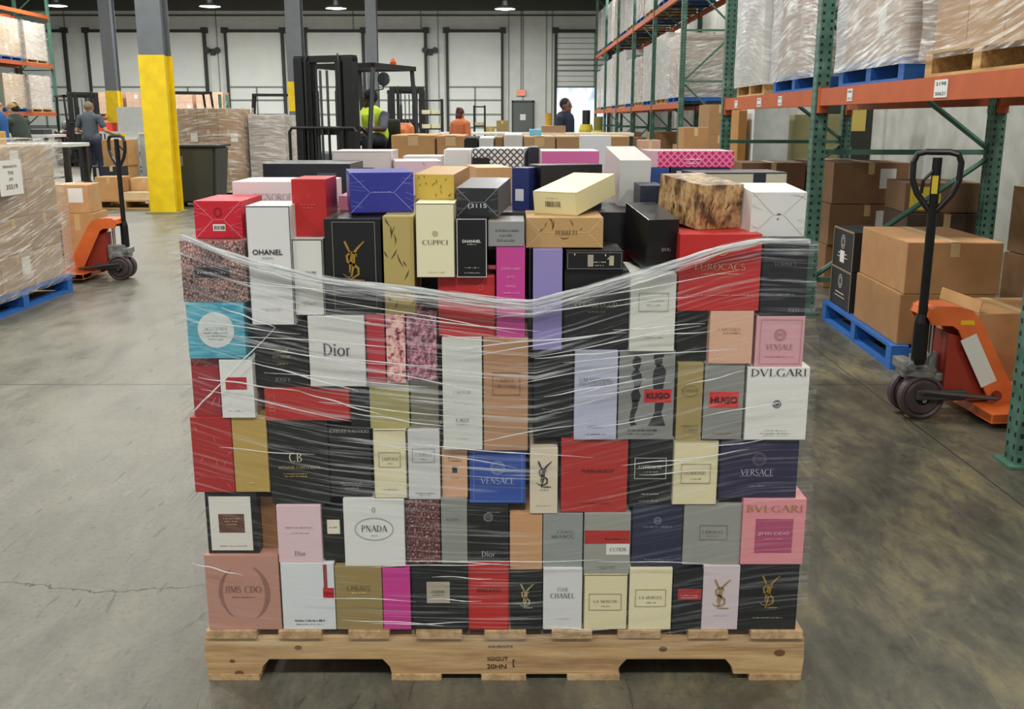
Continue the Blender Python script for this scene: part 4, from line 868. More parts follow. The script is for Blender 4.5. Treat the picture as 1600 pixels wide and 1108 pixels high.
EDGE = [(284, 366), (300, 372), (340, 388), (400, 408), (500, 432), (600, 444), (700, 456), (780, 466), (832, 470), (900, 452), (980, 428), (1060, 406), (1130, 384), (1190, 371), (1264, 374)]
def edge_py(px):
    for (a, b_), (c, d) in zip(EDGE, EDGE[1:]):
        if px <= c: t = (px - a) / (c - a); t = max(0, t); return b_ + (d - b_) * t
    return EDGE[-1][1]
YFILM = YF - .016; TAPER = .045
xl = min(min(e["x"][0] for e in B), pal_l) - .01; xr = .751
ztl, ztr = PY(286, 368, YFILM).z, PY(1262, 373, YFILM).z
wl, wr, wb = xl - (pal.location.x), xr - pal.location.x, PD + .012
per = []   # perimeter points (x, y, s) round the load with rounded corners
def addseg(p, q, n):
    for i in range(n): t = i / n; per.append((p[0] + (q[0] - p[0]) * t, p[1] + (q[1] - p[1]) * t))
NF = 150
yb = YF + PD + .01
addseg((xl, YFILM), (xr, YFILM), NF); addseg((xr, YFILM), (xr, yb), 30); addseg((xr, yb), (xl, yb), 20); addseg((xl, yb), (xl, YFILM), 30); per.append((xl, YFILM))
rows = []; uvs = []; NZ = 60; GA = []
s = 0; S = [0]
for a, c in zip(per, per[1:]): s += math.dist(a, c); S.append(s)
topz = []
for i, (x, y) in enumerate(per):
    if i <= NF: px = 800 + ((x - TAPER * .9 * (x - xl) / (xr - xl)) / (YFILM * math.cos(PITCH) + (HC - 1.0) * math.sin(PITCH))) * F_PX; topz.append(PY(px, edge_py(px), YFILM).z)
    elif i <= NF + 30: topz.append(ztr + .02 * math.sin((i - NF) / 30 * 3))
    elif i <= NF + 50: topz.append(ztr + (ztl - ztr) * (i - NF - 30) / 20 - .04)
    else: topz.append(ztl)
RT = [(0, .751), (.17, .751), (.25, .735), (.5, .735), (.6, .721), (.89, .721), (.95, .704), (1.3, .70)]
def side_r(z):
    for (a, b_), (c, d) in zip(RT, RT[1:]):
        if z <= c: return b_ + (d - b_) * max(0, (z - a) / (c - a))
    return RT[-1][1]
for k in range(NZ + 1):
    v = k / NZ; r = []; uu = []
    for i, (x, y) in enumerate(per):
        zb = .022 if i > NF else .10 + .03 * noise.noise(Vector((x * 3, 0, 5)))
        z = zb + (topz[i] - zb) * v
        w1 = noise.noise(Vector((S[i] * 2.2, z * 16 + (1.13 - topz[i]) * 3 * v, 1.0))) * .0035
        # the film hugs the pallet at the bottom
        tuck = max(0, (.16 - z) / .1)
        nx = ny = 0
        if i <= NF: ny = -1
        elif i <= NF + 30: nx = 1
        elif i <= NF + 50: ny = 1
        else: nx = -1
        f = (w1 + .001)
        xx, yy = x + nx * f, y + ny * f
        xx = xl + (xx - xl) * (side_r(z) - xl) / (xr - xl)
        if i <= NF:
            # the sides narrow a little towards the pallet, like the load itself
            pass
        u_ = min(1, max(0, (x - xl) / (xr - xl))); near_edge = math.exp(-max(0, topz[i] - z) / .16)
        gg = .22 + .75 * near_edge + .55 * math.exp(-((u_ - .42) / .26) ** 2) * math.exp(-((z - .72) / .24) ** 2) + .3 * math.exp(-((u_ - .55) / .25) ** 2) * math.exp(-((z - .22) / .12) ** 2) + .25 * noise.noise(Vector((S[i] * 2, z * 4, 7)))
        GA.append(max(.08, min(1, gg)) if i <= NF else .6)
        r.append((xx - pal.location.x, yy - YF, z - .05)); skew = (z - topz[i]) if k == NZ else 0
        uu.append((S[i], z + (1.12 - topz[i]) * (v ** .6) + .05 * (1 - v) * math.sin(S[i] * 2.4)))
    rows.append(r); uvs.append(uu)
shell(rows, uvs, 'film_sheet', FILM, wrap, GA)
# the roped upper edge: several twisted strands of gathered film
rn = random.Random(8)
def strand(name, pts, r, m, flat=None, seg=6):
    mb = MB(); mb.tube(pts, r, seg, flat=flat); me = mb.mesh(name, m, True)
    u = me.uv_layers.new(name='UVMap')
    for lp in me.loops: c = me.vertices[lp.vertex_index].co; u.data[lp.index].uv = (c.x + c.y, c.z)
    return link(name, me, wrap)
def fx(px, py, off=.0): p = PY(px, py, YFILM - .006 - off); return Vector((p.x - pal.location.x, p.y - YF, p.z - .05))
for q in range(4):
    ph = rn.uniform(0, 6); pts = []; rr = []
    for i in range(61):
        px = 284 + (1266 - 284) * i / 60
        d = 2 + q * 3.4 * (.45 + .55 * math.sin(math.pi * i / 60)) + 1.6 * math.sin(ph + i * .45)
        pts.append(fx(px, edge_py(px) + d, .002 * math.sin(ph * 2 + i * .5))); rr.append((.0032 if q < 2 else .0018) * (.7 + .5 * math.sin(ph + i * .7) ** 2))
    strand('film_rope', pts, rr, FOLD, (.55, 1.25))
rows = []; uvs = []
for j in range(9):
    r = []; uu = []
    for i in range(161):
        px = 282 + (1266 - 282) * i / 160; t_ = i / 160; hh = (9 + 17 * math.sin(math.pi * t_) + 4 * noise.noise(Vector((px * .02, 0, 9))))
        py = edge_py(px) - 2 + hh * j / 8 + 1.5 * noise.noise(Vector((px * .05, j * .2, 2)))
        p = fx(px, py, .004 + .004 * noise.noise(Vector((px * .012, j * 2.6, 4))) + .003 * math.cos(j * 2.1 + px * .02)); r.append(p); uu.append((px * .0016, hh * j / 8 * .0012))
    rows.append(r); uvs.append(uu)
shell(rows, uvs, 'gathered_edge', film_mat('film_edge', .12, .85, '#f2f5f6', (7, 420), (.4, .6), .2), wrap)
# tight creases running across the faces
for q in range(50):
    if q < 26:
        x0 = rn.uniform(290, 900); L_ = rn.uniform(90, 330); y0 = rn.uniform(430, 700); sl = rn.uniform(.04, .22)
        if x0 > 700: sl = -rn.uniform(.05, .2)
    elif q < 40: x0 = rn.uniform(830, 1100); L_ = rn.uniform(80, 160); y0 = rn.uniform(470, 760); sl = -rn.uniform(.05, .25)
    else: x0 = rn.uniform(430, 1000); L_ = rn.uniform(80, 260); y0 = rn.uniform(860, 985); sl = rn.uniform(-.03, .06)
    y0 = max(y0, edge_py(x0) + 12, edge_py(min(1255, x0 + L_)) + 12 - sl * L_)
    L_ = min(L_, 1255 - x0); ph = rn.uniform(0, 6)
    pts = [fx(x0 + L_ * i / 14, y0 + sl * L_ * i / 14 + 1.2 * math.sin(ph + i * .5)) for i in range(15)]
    strand('film_crease', pts, [.0016 * math.sin(math.pi * (i + .6) / 15.2) * rn.uniform(.6, 1.1) + .0002 for i in range(15)], FOLD, (.4, 1))
for a, c in (((345, 480), (430, 512)), ((430, 512), (300, 645)), ((300, 645), (345, 600)), ((310, 590), (470, 612)), ((470, 612), (600, 650)), ((548, 645), (700, 668)), ((380, 562), (560, 612)), ((700, 545), (980, 520)), ((850, 620), (1010, 592)), ((835, 560), (985, 548)), ((300, 880), (380, 900))):
    strand('film_crease', [fx(a[0] + (c[0] - a[0]) * i / 12, a[1] + (c[1] - a[1]) * i / 12 + math.sin(i)) for i in range(13)], [.0018 * math.sin(math.pi * (i + .6) / 13.2) + .0003 for i in range(13)], FOLD, (.4, 1))
# ------------------------------------------------------------------ kit for the rest of the warehouse
KR = random.Random(21)
GB = wood_mat('block_pine', '#93713f', '#b8935c', '#d2b07a', 0)
blue_p = mat('#1f5ea8', .6, 0, 0, .2, 12, .15, 'blue_paint')
_pal = {}
def pallet_proto(w_, d_, color, h=.14):
    """three bearers along local y seen end-on from -y; boards along x"""
    key = (round(w_, 2), round(d_, 2), color)
    if key in _pal: return _pal[key]
    m = blue_p if color == 'blue' else GB
    P = []
    for x in (-w_ / 2 + .045, 0, w_ / 2 - .045):
        mb = MB(); mb.box(x - .045, 0, .02, x + .045, d_, h - .02); P.append(('bearer', mb.mesh('bearer', m)))
    n = 6
    for i in range(n):
        y = i * (d_ - .1) / (n - 1); mb = MB(); mb.box(-w_ / 2, y, h - .02, w_ / 2, y + .1, h, 0, .001); P.append(('deck_board', mb.mesh('deck_board', m)))
    for y in (0, d_ / 2 - .05, d_ - .1):
        mb = MB(); mb.box(-w_ / 2, y, 0, w_ / 2, y + .1, .02); P.append(('bottom_board', mb.mesh('bottom_board', m)))
    _pal[key] = P; return P
def pallet(loc, rz, w_, d_, color, label, group='pallets under stored loads'):
    o = empty('pallet', loc, rz, label, 'pallet', group)
    for n, me in pallet_proto(w_, d_, color): link(n, me, o)
    return o
_car = {}
CART = ['#99744c', '#a37e54', '#8e6b44', '#aa865b']
def carton(loc, rz, w_, d_, h_, label, group=None, color=None, tape=True, white=False, name='carton'):
    """cardboard carton, origin at the middle of its lower front edge"""
    color = color or KR.choice(CART); key = (round(w_, 3), round(d_, 3), round(h_, 3), color, tape, white)
    if key not in _car:
        mb = MB(); mb.box(-w_ / 2, 0, 0, w_ / 2, d_, h_, 0, min(.006, h_ * .03)); a = mb.mesh('carton', carton_mat(color), False)
        P = []
        if tape:
            t = MB(); t.box(-.025, -.001, h_ * .72, .025, .0, h_ - .004); t.box(-.025, -.001, h_ + .0002, .025, d_ + .001, h_ + .001); P.append(('packing_tape', t.mesh('packing_tape', mat('#c6a878', .3))))
        if white:
            t = MB(); lw = min(.13, w_ * .35); t.box(w_ * .12, -.0015, h_ * .38, w_ * .12 + lw, -.0002, h_ * .38 + min(lw * 1.25, h_ * .5)); P.append(('shipping_label', t.mesh('shipping_label', mat('#dcdcd6', .6))))
        _car[key] = (a, P)
    a, P = _car[key]; o = link(name, a, None, loc, rz); tag(o, label, 'carton', group)
    for n, me in P: link(n, me, o)
    return o
FILM_D = film_mat('stretch_film_dense', .34, .8, '#e6e9ea', (4.0, 48), (.44, .62), .18)
FILM_W = film_mat('stretch_film_white', .62, .38, '#dadddc', (4, 30), (.4, .65), .2)
FILM_N = film_mat('stretch_film_thin', .12, .95, '#ece9e2', (3.5, 50), (.47, .64), .16)
def wrap_shell(loc, rz, w_, d_, z0, z1, m, label, group=None, faces='FLBR', amp=.012, seed=0, top=False):
    """wavy open-topped sleeve round a load whose lower front edge is centred on loc"""
    o = empty('stretch_wrap', loc, rz, label, 'stretch film', group)
    g = .012; x0, x1, y0, y1 = -w_ / 2 - g, w_ / 2 + g, -g, d_ + g; per = []
    n = 16
    cs = [(x0, y0), (x1, y0), (x1, y1), (x0, y1), (x0, y0)]
    for (a, b_) in zip(cs, cs[1:]):
        for i in range(n): per.append((a[0] + (b_[0] - a[0]) * i / n, a[1] + (b_[1] - a[1]) * i / n))
    per.append(cs[0]); S_ = [0]
    for a, c in zip(per, per[1:]): S_.append(S_[-1] + math.dist(a, c))
    rows = []; uvs = []; nz = 14
    for k_ in range(nz + 1):
        v = k_ / nz; r = []; uu = []
        for i, (x, y) in enumerate(per):
            ii = i % (len(per) - 1)
            zt_ = z1 + .03 * noise.noise(Vector((per[ii][0] * 3 + seed, per[ii][1] * 3, 0))); zz = z0 + (zt_ - z0) * v
            q = noise.noise(Vector((x * 3.1 + seed * 3, y * 3.1, zz * 5))) * amp * .5 + amp * .5
            cx, cy = x - (x0 + x1) / 2, y - (y0 + y1) / 2; l = math.hypot(cx, cy) or 1
            r.append((x + cx / l * q, y + cy / l * q, zz)); uu.append((S_[i] + seed, zz + .12 * math.sin(S_[i] * 1.9 + seed)))
        rows.append(r); uvs.append(uu)
    shell(rows, uvs, 'film_sheet', m, o)
    if top:
        rows = [[(x0 + (x1 - x0) * i / 8, y0 + (y1 - y0) * j / 8, z1 + .02 * noise.noise(Vector((i * .7 + seed, j * .7, 3))) + .012) for i in range(9)] for j in range(9)]
        shell(rows, [[(p[0], p[1]) for p in r] for r in rows], 'film_top', m, o)
    return o
def tiers(loc, rz, w_, d_, z0, nx, ny, hs, label, group, gap=.003, white=.2, colors=None, tape=True):
    """a block of cartons on a pallet; only the outer ones are built"""
    rot = Matrix.Rotation(rz, 3, 'Z'); z = z0
    for k_, h_ in enumerate(hs):
        for j in range(ny):
            for i in range(nx):
                if 0 < i < nx - 1 and 0 < j < ny - 1 and k_ < len(hs) - 1: continue
                cw, cd = w_ / nx, d_ / ny
                p = rot @ Vector((-w_ / 2 + cw * (i + .5), cd * j + gap, 0)) + Vector(loc)
                carton((p.x, p.y, loc[2] + z + .0005), rz, cw - gap * 2, cd - gap * 2, h_ - .001, label, group, KR.choice(colors or CART), tape, KR.random() < white)
        z += h_
# ------------------------------------------------------------------ racking
RACK_G = mat('#486f5e', .5, .1, 0, .15, 10, .12, 'rack_green')
def punched_mat():
    m = bpy.data.materials.new('rack_green_punched'); t, b_ = nt(m); L = t.links.new
    co = N(t, 'ShaderNodeTexCoord'); s = N(t, 'ShaderNodeSeparateXYZ'); L(co.outputs['Object'], s.inputs[0])
    def M_(op, a, c=None):
        x = N(t, 'ShaderNodeMath', operation=op)
        for i, v in enumerate((a, c)):
            if v is None: continue
            if isinstance(v, (int, float)): x.inputs[i].default_value = v
            else: L(v, x.inputs[i])
        return x.outputs[0]
    z = M_('ABSOLUTE', M_('SUBTRACT', M_('FRACT', M_('DIVIDE', s.outputs['Z'], .052)), .5))
    hz = M_('LESS_THAN', z, .2)
    col = None
    for ax, cs in (('X', (-.028, .028)), ('Y', (-.028, .028))):
        for c in cs:
            q = M_('LESS_THAN', M_('ABSOLUTE', M_('SUBTRACT', s.outputs[ax], c)), .0085); col = q if col is None else M_('MAXIMUM', col, q)
    f = M_('MULTIPLY', hz, col)
    no = N(t, 'ShaderNodeTexNoise', i_Scale=9.0, i_Detail=5.0); L(co.outputs['Object'], no.inputs['Vector'])
    r = ramp(t, [(.35, '#395c4f'), (.6, '#4d7565'), (.74, '#6e9383')], no.outputs['Fac'])
    x = N(t, 'ShaderNodeMix', data_type='RGBA'); L(f, x.inputs[0]); L(r.outputs[0], x.inputs[6]); x.inputs[7].default_value = lin('#0d1512'); L(x.outputs[2], b_.inputs['Base Color'])
    b_.inputs['Roughness'].default_value = .5; return m
PUNCH = punched_mat(); RACK_O = mat('#b2521f', .55, .0, 0, .2, 6, .12, 'rack_orange'); RACK_D = mat('#22302c', .6)
def rack(loc, rz, ys, depth, H_, levels, label, cards=(), bars=None, far=False):
    """frames at local y in ys; the face on the aisle is local x = 0, depth towards +x"""
    o = empty('pallet_rack', loc, rz, label, 'pallet rack', None)
    pw = .095
    def post():
        mb = MB(); t = .004
        prof = [(-pw / 2, -pw / 2), (pw / 2, -pw / 2), (pw / 2, pw / 2), (-pw / 2, pw / 2)]
        mb.ext(prof, 'z', 0, H_); return mb.mesh('post', RACK_G if far else PUNCH)
    pm = post(); mb = MB(); mb.box(-.08, -.08, 0, .08, .08, .012); fm_ = mb.mesh('foot_plate', RACK_G)
    bd = MB(); a = True; z = .25
    while z < H_ - .7:
        x0, x1 = pw / 2, depth - pw / 2
        bd.box(x0, -.018, z - .018, x1, .018, z + .018)
        bd.tube([(x0, 0, z + .03) if a else (x1, 0, z + .03), (x1, 0, z + .87) if a else (x0, 0, z + .87)], .02, 6); z += .92; a = not a
    bm_ = bd.mesh('frame_brace', RACK_G)
    for y in ys:
        for x in (0, depth):
            p = link('post', pm, o, (x, y, .004)); link('foot_plate', fm_, p, (0, 0, -.003))
        link('frame_brace', bm_, o, (0, y, 0))
    bh = .115
    for li, z in enumerate(levels):
        for y0, y1 in zip(ys, ys[1:]):
            for x in (0, depth):
                mb = MB(); y0a, y1a = y0 + pw / 2 + .002, y1 - pw / 2 - .002
                prof = [(-.03, z), (.03, z), (.03, z + bh - .03), (.012, z + bh - .03), (.012, z + bh), (-.03, z + bh)]
                if x: prof = [(x - q, w_) for q, w_ in prof]
                mb.ext(prof, 'y', y0a, y1a)
                s = -1 if x == 0 else 1
                bmn = mb.build('beam', RACK_O, o)
                for yy in (y0 + pw / 2, y1 - pw / 2 - .03):
                    c = MB(); c.box(x - .034 if not x else x - .03, yy - .02, z - .05, x + .03 if not x else x + .034, yy + .05, z + bh + .012); c.build('beam_connector', RACK_O, bmn)
            # cross bars that carry the loads
            n = max(2, int((y1 - y0) / .7))
            for i in range(n):
                y = y0 + .3 + (y1 - y0 - .6) * i / (n - 1); mb = MB(); mb.box(.032, y - .02, z + bh - .03, depth - .032, y + .02, z + bh - .001); mb.build('support_bar', RACK_D, o)
    for (y, z, wd, hh, lines) in cards:
        mb = MB(); mb.box(-.0335, y - wd / 2, z, -.0305, y + wd / 2, z + hh); c = mb.build('location_card', mat('#d9dcd8', .6), o)
        mb = MB()
        for q, tx in enumerate(lines): sans_text(mb, tx, 0, hh * (.78 - .56 * q / max(1, len(lines) - 1)), wd * .78, 0, hh * .2)
        me = mb.mesh('lettering', mat('#1f3a55', .6), fix=False)
        l = link('lettering', me, c, (-.0342, y, z)); l.rotation_euler = (0, 0, R(-90))
    return o
# ------------------------------------------------------------------ hand pallet truck; forks towards local +x
JO = mat('#d4662c', .42, .1, .3, .1, 9, .12, 'truck_orange'); JK = mat('#141516', .4, .2, 0, .05, 20, .1); JM = mat('#8f918f', .4, .6, 0, .3, 30, .25, 'cast_metal')
RUB = mat('#2a2526', .6); RUBR = mat('#46373a', .55, 0, 0, .1, 20, .15)
def jack(loc, rz, label, tilt=0.0, card=True):
    o = empty('hand_pallet_truck', loc, rz, label, 'pallet truck', 'hand pallet trucks')
    for s in (-1, 1):
        mb = MB(); r = .108; y = s * .055
        mb.lathe([(.035, -.028), (.075, -.028), (.086, -.018), (r - .012, -.026), (r, -.02), (r, .02), (r - .012, .026), (.086, .018), (.075, .028), (.035, .028)], 'y', (0, y, r), 32, 0)
        w_ = mb.build('steer_wheel', RUBR, o, smooth=False)
        mb = MB(); mb.lathe([(0, -.022), (.078, -.02), (.078, .02), (0, .022)], 'y', (0, y, r), 24); mb.lathe([(0, -.036), (.022, -.036), (.026, -.024), (.026, .024), (.022, .036), (0, .036)], 'y', (0, y, r), 16)
        mb.build('wheel_hub', mat('#1a1a1c', .45), w_)
    mb = MB(); mb.tube([(0, -.1, .1), (0, .1, .1)], .012, 8); mb.build('wheel_axle', JM, o)
    # pump body
    mb = MB(); mb.lathe([(0, .12), (.05, .12), (.06, .14), (.06, .2), (.085, .21), (.085, .235), (.045, .25), (.045, .3), (.02, .31), (0, .31)], 'z', (0, 0, 0), 20)
    mb.box(-.09, -.045, .2, .03, .045, .26, 0, .008); mb.box(-.1, -.07, .235, -.04, .07, .285, 0, .01); mb.lathe([(0, .2), (.032, .2), (.034, .3), (.02, .31), (0, .31)], 'z', (.075, .03, 0), 14)
    mb.tube([(-.07, -.08, .262), (-.07, .08, .262)], .016, 10); mb.box(.0, -.05, .18, .12, .05, .22, 0, .006)
    mb.build('pump_body', JM, o)
    mb = MB(); mb.tube([(.05, 0, .3), (.05, 0, .47)], .014, 12); mb.build('pump_piston', mat('#c8cacb', .15, .95), o)
    # swivelling axle fork under the pump
    mb = MB(); mb.box(-.04, -.11, .105, .2, -.085, .15, 0, .006); mb.box(-.04, .085, .105, .2, .11, .15, 0, .006); mb.tube([(-.02, -.12, .15), (.34, -.12, .11)], .011, 8); mb.tube([(-.02, .12, .15), (.34, .12, .11)], .011, 8)
    mb.build('lift_linkage', mat('#4c4a48', .5, .4), o)
    # bent steel chassis: arch over the pump and down to the fork heels
    outer = [(-.02, .5), (-.01, .535), (.02, .55), (.13, .548), (.19, .53), (.235, .48), (.44, .13), (.46, .09), (.46, .04), (.24, .04), (.24, .085), (.31, .09), (.30, .12), (.13, .44), (.10, .46), (.0, .465)]
    mb = MB(); mb.ext(outer, 'y', -.1, -.086); mb.ext(outer, 'y', .086, .1)
    mb.ext([(-.02, .5), (-.01, .535), (.02, .55), (.13, .548), (.19, .53), (.235, .48), (.44, .13), (.46, .09), (.45, .08), (.43, .12), (.22, .47), (.18, .515), (.13, .53), (.02, .532), (0, .52)], 'y', -.098, .098)
    ch = mb.build('chassis', JO, o)
    mb = MB(); mb.ext([(.1, .09), (.31, .09), (.17, .40), (.1, .42)], 'y', -.07, .07); mb.build('inner_shroud', mat('#8a2a18', .5), ch)
    if card:
        mb = MB(); n_ = Vector((.36, 0, -.2)).normalized()
        p0 = Vector((.185, -.1008, .41)); p1 = Vector((.31, -.1008, .18)); wd = Vector((.06, 0, .028))
        mb.quad(p0 - wd * .7, p0 + wd * .5, p1 + wd * .5, p1 - wd * .7); mb.build('instruction_card', mat('#c9c8be', .5), ch, fix=False)
        mb = MB(); p0 = Vector((.135, -.101, .465)); mb.quad(p0, p0 + Vector((.07, 0, .0)), p0 + Vector((.062, 0, .022)), p0 + Vector((-.0, 0, .022))); mb.build('warning_sticker', mat('#d6a818', .5), ch, fix=False)
    mb = MB(); mb.lathe([(0, -.012), (.022, -.012), (.026, 0), (0, .002)], 'y', (.345, -.101, .12), 14); mb.build('bolt_head', mat('#7a2216', .4), ch)
    for s in (-1, 1):
        a, b_ = (s * .19 - .08, s * .19 + .08)
        mb = MB(); mb.ext([(.24, .035), (.24, .075), (.42, .09), (1.42, .09), (1.5, .06), (1.5, .045), (1.42, .05)], 'y', a, b_); f = mb.build('fork', JO, o)
        mb = MB(); mb.lathe([(0, -.05), (.036, -.05), (.036, .05), (0, .05)], 'y', (1.32, s * .19, .04), 14); mb.build('load_roller', RUB, f)
    mb = MB(); mb.box(.24, -.27, .035, .46, .27, .082, 0, .006); mb.build('heel_plate', JO, o)
    # tiller
    t0 = Vector((-.06, 0, .27)); dr = Vector((math.sin(tilt), 0, math.cos(tilt)))
    P = lambda a, y=0, fwd=0: t0 + dr * a + Vector((dr.z, 0, -dr.x)) * fwd + Vector((0, y, 0))
    mb = MB(); mb.tube([P(0), P(.03), P(.2), P(.24)], [.03, .036, .034, .026], 12); mb.tube([P(.2), P(.96)], .021, 12); h = mb.build('tiller', JK, o); h.rotation_euler = (0, 0, R(62))
    mb = MB(); loop = [(.70, 0), (.74, .03), (.8, .075), (.86, .098), (.94, .1), (.975, .085), (.985, .05), (.985, 0)]
    pts = [P(a, y) for a, y in loop] + [P(a, -y) for a, y in loop[::-1][1:-1]]
    mb.tube(pts, .0145, 10, closed=True); mb.build('handle_loop', mat('#1a1a1b', .35), h)
    mb = MB(); mb.tube([P(.9, .015, -.015), P(.86, .05, -.03), P(.8, .055, -.03)], .008, 6); mb.build('release_lever', JK, h)
    mb = MB(); c = P(.88, 0, -.024); c2 = P(.80, 0, -.024); mb.box(c.x - .004, -.013, c2.z, c.x + .002, .013, c.z); mb.build('handle_sticker', mat('#e0c32a', .5) if card else mat('#d8d8d4', .5), h)
    return o
# ------------------------------------------------------------------ right-hand racking
RZ = R(-1.0)
near = rack((2.12, 3.93, 0), RZ, [0, 3.31, 6.75], 1.25, 4.4, [1.49], 'near green pallet rack with orange beams along the grey block wall',
    [(1.12, 1.503, .16, .085, ['2198', '50621']), (2.55, 1.51, .1, .075, ['0286', 'A21']), (4.35, 1.505, .12, .075, ['0312', '41']), (5.1, 1.505, .16, .075, ['0314', '88']), (6.1, 1.505, .14, .07, ['0316', '13'])])
FX = 3.2
farr = rack((FX, 19.4, 0), 0, [0, 3.9, 7.8, 11.8, 15.8, 19.8], 1.0, 6.2, [1.6, 3.62], 'distant green rack full of white wrapped loads in front of the open dock door')
def on_rack(root, y0, y1, z, d_, color, hs, nx, ny, film, tag_, seed, x=.02, brown=False):
    """a loaded pallet standing on the beams: local frame of the rack; its long side to the aisle"""
    rz = root.rotation_euler.z; M3 = Matrix.Rotation(rz, 3, 'Z')
    w_ = y1 - y0
    # pallet frame: local -y of the pallet faces the aisle (-x)
    p = M3 @ Vector((x, (y0 + y1) / 2, z)) + Vector(root.location); a = rz - math.pi / 2
    pallet(tuple(p), a, w_, d_, color, '%s pallet %s' % (color if color == 'blue' else 'bare wooden', tag_))
    q = Vector((p.x, p.y, p.z + .1405)); M4 = Matrix.Rotation(a, 3, 'Z')
    inset = M4 @ Vector((0, .02, 0)); q2 = q + inset
    tiers(tuple(q2), a, w_ - .06, d_ - .06, 0, nx, ny, hs, 'brown carton in the load %s' % tag_, 'cartons of the load ' + tag_)
    wrap_shell(tuple(q2 - inset * 1.3), a, w_ + .012, d_ + .012, -.05, sum(hs) + .02, film, 'stretch film round the load %s' % tag_, None, seed=seed, amp=.03 if x > .015 else .012)
def yl(px, X=2.14):  # local y on the near rack face for a pixel column
    z = X * F_PX / (px - 800); return (z - (HC - 1.6) * math.sin(PITCH)) / math.cos(PITCH) - 3.93
ZB = 1.49 + .116
on_rack(near, .25, yl(1436), ZB, 1.05, 'pine', [.38, .38, .38], 3, 2, FILM_N, 'nearest on the orange beam', 1.0)
on_rack(near, yl(1400) - .02, 2.98, ZB, 1.05, 'blue', [.35, .35, .35], 3, 2, FILM_D, 'second along the orange beam', 2.0)
on_rack(near, 3.5, yl(1192), ZB, 1.05, 'blue', [.36, .36, .36], 2, 2, FILM_D, 'just beyond the middle rack post', 3.0)
on_rack(near, 5.15, 6.35, ZB, 1.05, 'pine', [.4, .4, .4], 2, 2, FILM_W, 'last along the orange beam', 4.0)
# far rack: loads at both levels
k = 0
FN = ['nearest', 'second', 'third', 'fourth', 'fifth', 'sixth', 'seventh', 'eighth', 'ninth', 'tenth']
for lv, z in enumerate((1.716, 3.736)):
    k = 0
    for bay in range(5):
        for s in range(2):
            y0 = bay * 3.93 + .3 + s * 1.75; hgt = KR.uniform(1.0, 1.5); film = FILM_W if k % 3 else FILM_D
            n_ = max(2, round(hgt / .5)); hs = [hgt / n_] * n_
            on_rack(farr, y0, y0 + 1.45, z, .96, ('blue', 'pine')[(k + lv) % 2], hs, 2, 1, film, '%s on the %s level of the distant rack' % (FN[k], ('lower', 'upper')[lv]), 5.0 + k + 20 * lv, .01)
            k += 1
# floor level of the far rack
for i, (y, w_, h_) in enumerate(((.5, .9, .9), (2.0, 1.1, .7), (4.6, 1.0, 1.1), (6.6, .8, .6), (8.7, 1.2, .9), (12.8, 1.1, 1.0))):
    carton((FX + .1, 19.4 + y + .5, 0), R(-90), w_, .8, h_, '%s carton on the floor under the distant rack' % ['tall tan', 'low wide', 'big square', 'small squat', 'wide brown', 'farthest large'][i], None, CART[i % 4])
# things seen between the two racks: pallet loads standing behind
pallet((3.9, 17.2, 0), 0, 1.2, 1.0, 'blue', 'blue pallet on the floor in the gap between the racks')
tiers((3.9, 17.22, 0), 0, 1.16, .95, .1405, 3, 1, [.5, .5, .5], 'brown carton stacked in the gap between the racks', 'cartons in the gap between the racks', white=.1)
# ------------------------------------------------------------------ under the near rack
pc = Vector((2.2, 6.28, 0)); pa = R(-92.5)
pallet(tuple(pc), pa, 1.5, 1.0, 'blue', 'blue pallet on the floor beside the pallet truck, under big tan cartons', None)
def onp(x, y, z=.1405): v = Matrix.Rotation(pa + R(90), 3, 'Z') @ Vector((x, y, 0)); return (pc.x + v.x, pc.y + v.y, z)
carton(onp(.03 + .27, -.72), pa + R(90), .53, .84, .292, 'big tan carton, lower of the two on the blue floor pallet', None, '#9c7449')
carton(onp(.045 + .27, -.72, .4335), pa + R(90), .53, .84, .295, 'big tan carton, upper of the two on the blue floor pallet', None, '#a97e52')
def wine(loc, label):
    o = tag(link('printed_carton', None, None, loc, pa), label, 'carton', 'black printed cartons on the blue floor pallet')
    mb = MB(); mb.box(-.24, 0, 0, .24, .24, .268, 0, .004); mb.build('carton', mat('#1c1a1a', .6), o)
    mb = MB(); mb.box(-.239, -.001, .0, -.228, 0, .268); mb.box(.228, -.001, .0, .239, 0, .268); mb.box(-.239, -.001, .255, .239, 0, .268); mb.build('edge_line', mat('#8d7a66', .6), o)
    mb = MB(); fn = lambda a, b_: (a, -.0012, b_)
    _put_stroke(mb, _arc(0, .18, .045, .045, 0, 360, 20), .006, fn); _put_stroke(mb, _arc(0, .18, .028, .028, 0, 360, 16), .008, fn); _put_stroke(mb, [(-.1, .1), (.1, .1)], .008, fn); _put_stroke(mb, [(-.12, .075), (.12, .075)], .006, fn)
    mb.build('printed_emblem', mat('#b9b5ae', .6), o)
    return o
wine(onp(.03, .46), 'black printed carton standing directly on the blue floor pallet'); w2 = wine(onp(.03, .46, .4095), 'black printed carton on top of its twin behind the tan cartons')
mb = MB(); mb.box(-.05, -.002, .04, .05, -.0013, .12); mb.build('shipping_label', mat('#d8d8d4', .6), w2)
jack((G(1436, 655).x, G(1436, 655).y + .07, 0), R(3), 'orange hand pallet truck under the near rack, black tiller upright', R(0))
c = carton((2.62, 4.96, 0), R(2), .5, .45, .44, 'tan carton with raised flaps standing behind the orange truck forks', None, '#a57b4e')
for x, a in ((-.25, 1), (.25, -1)):
    mb = MB(); mb.ext([(x, .441), (x + a * .01, .50), (x + a * .016, .50), (x + a * .008, .441)] if True else [], 'y', .004, .446); mb.build('carton_flap', carton_mat('#b98c5c'), c)
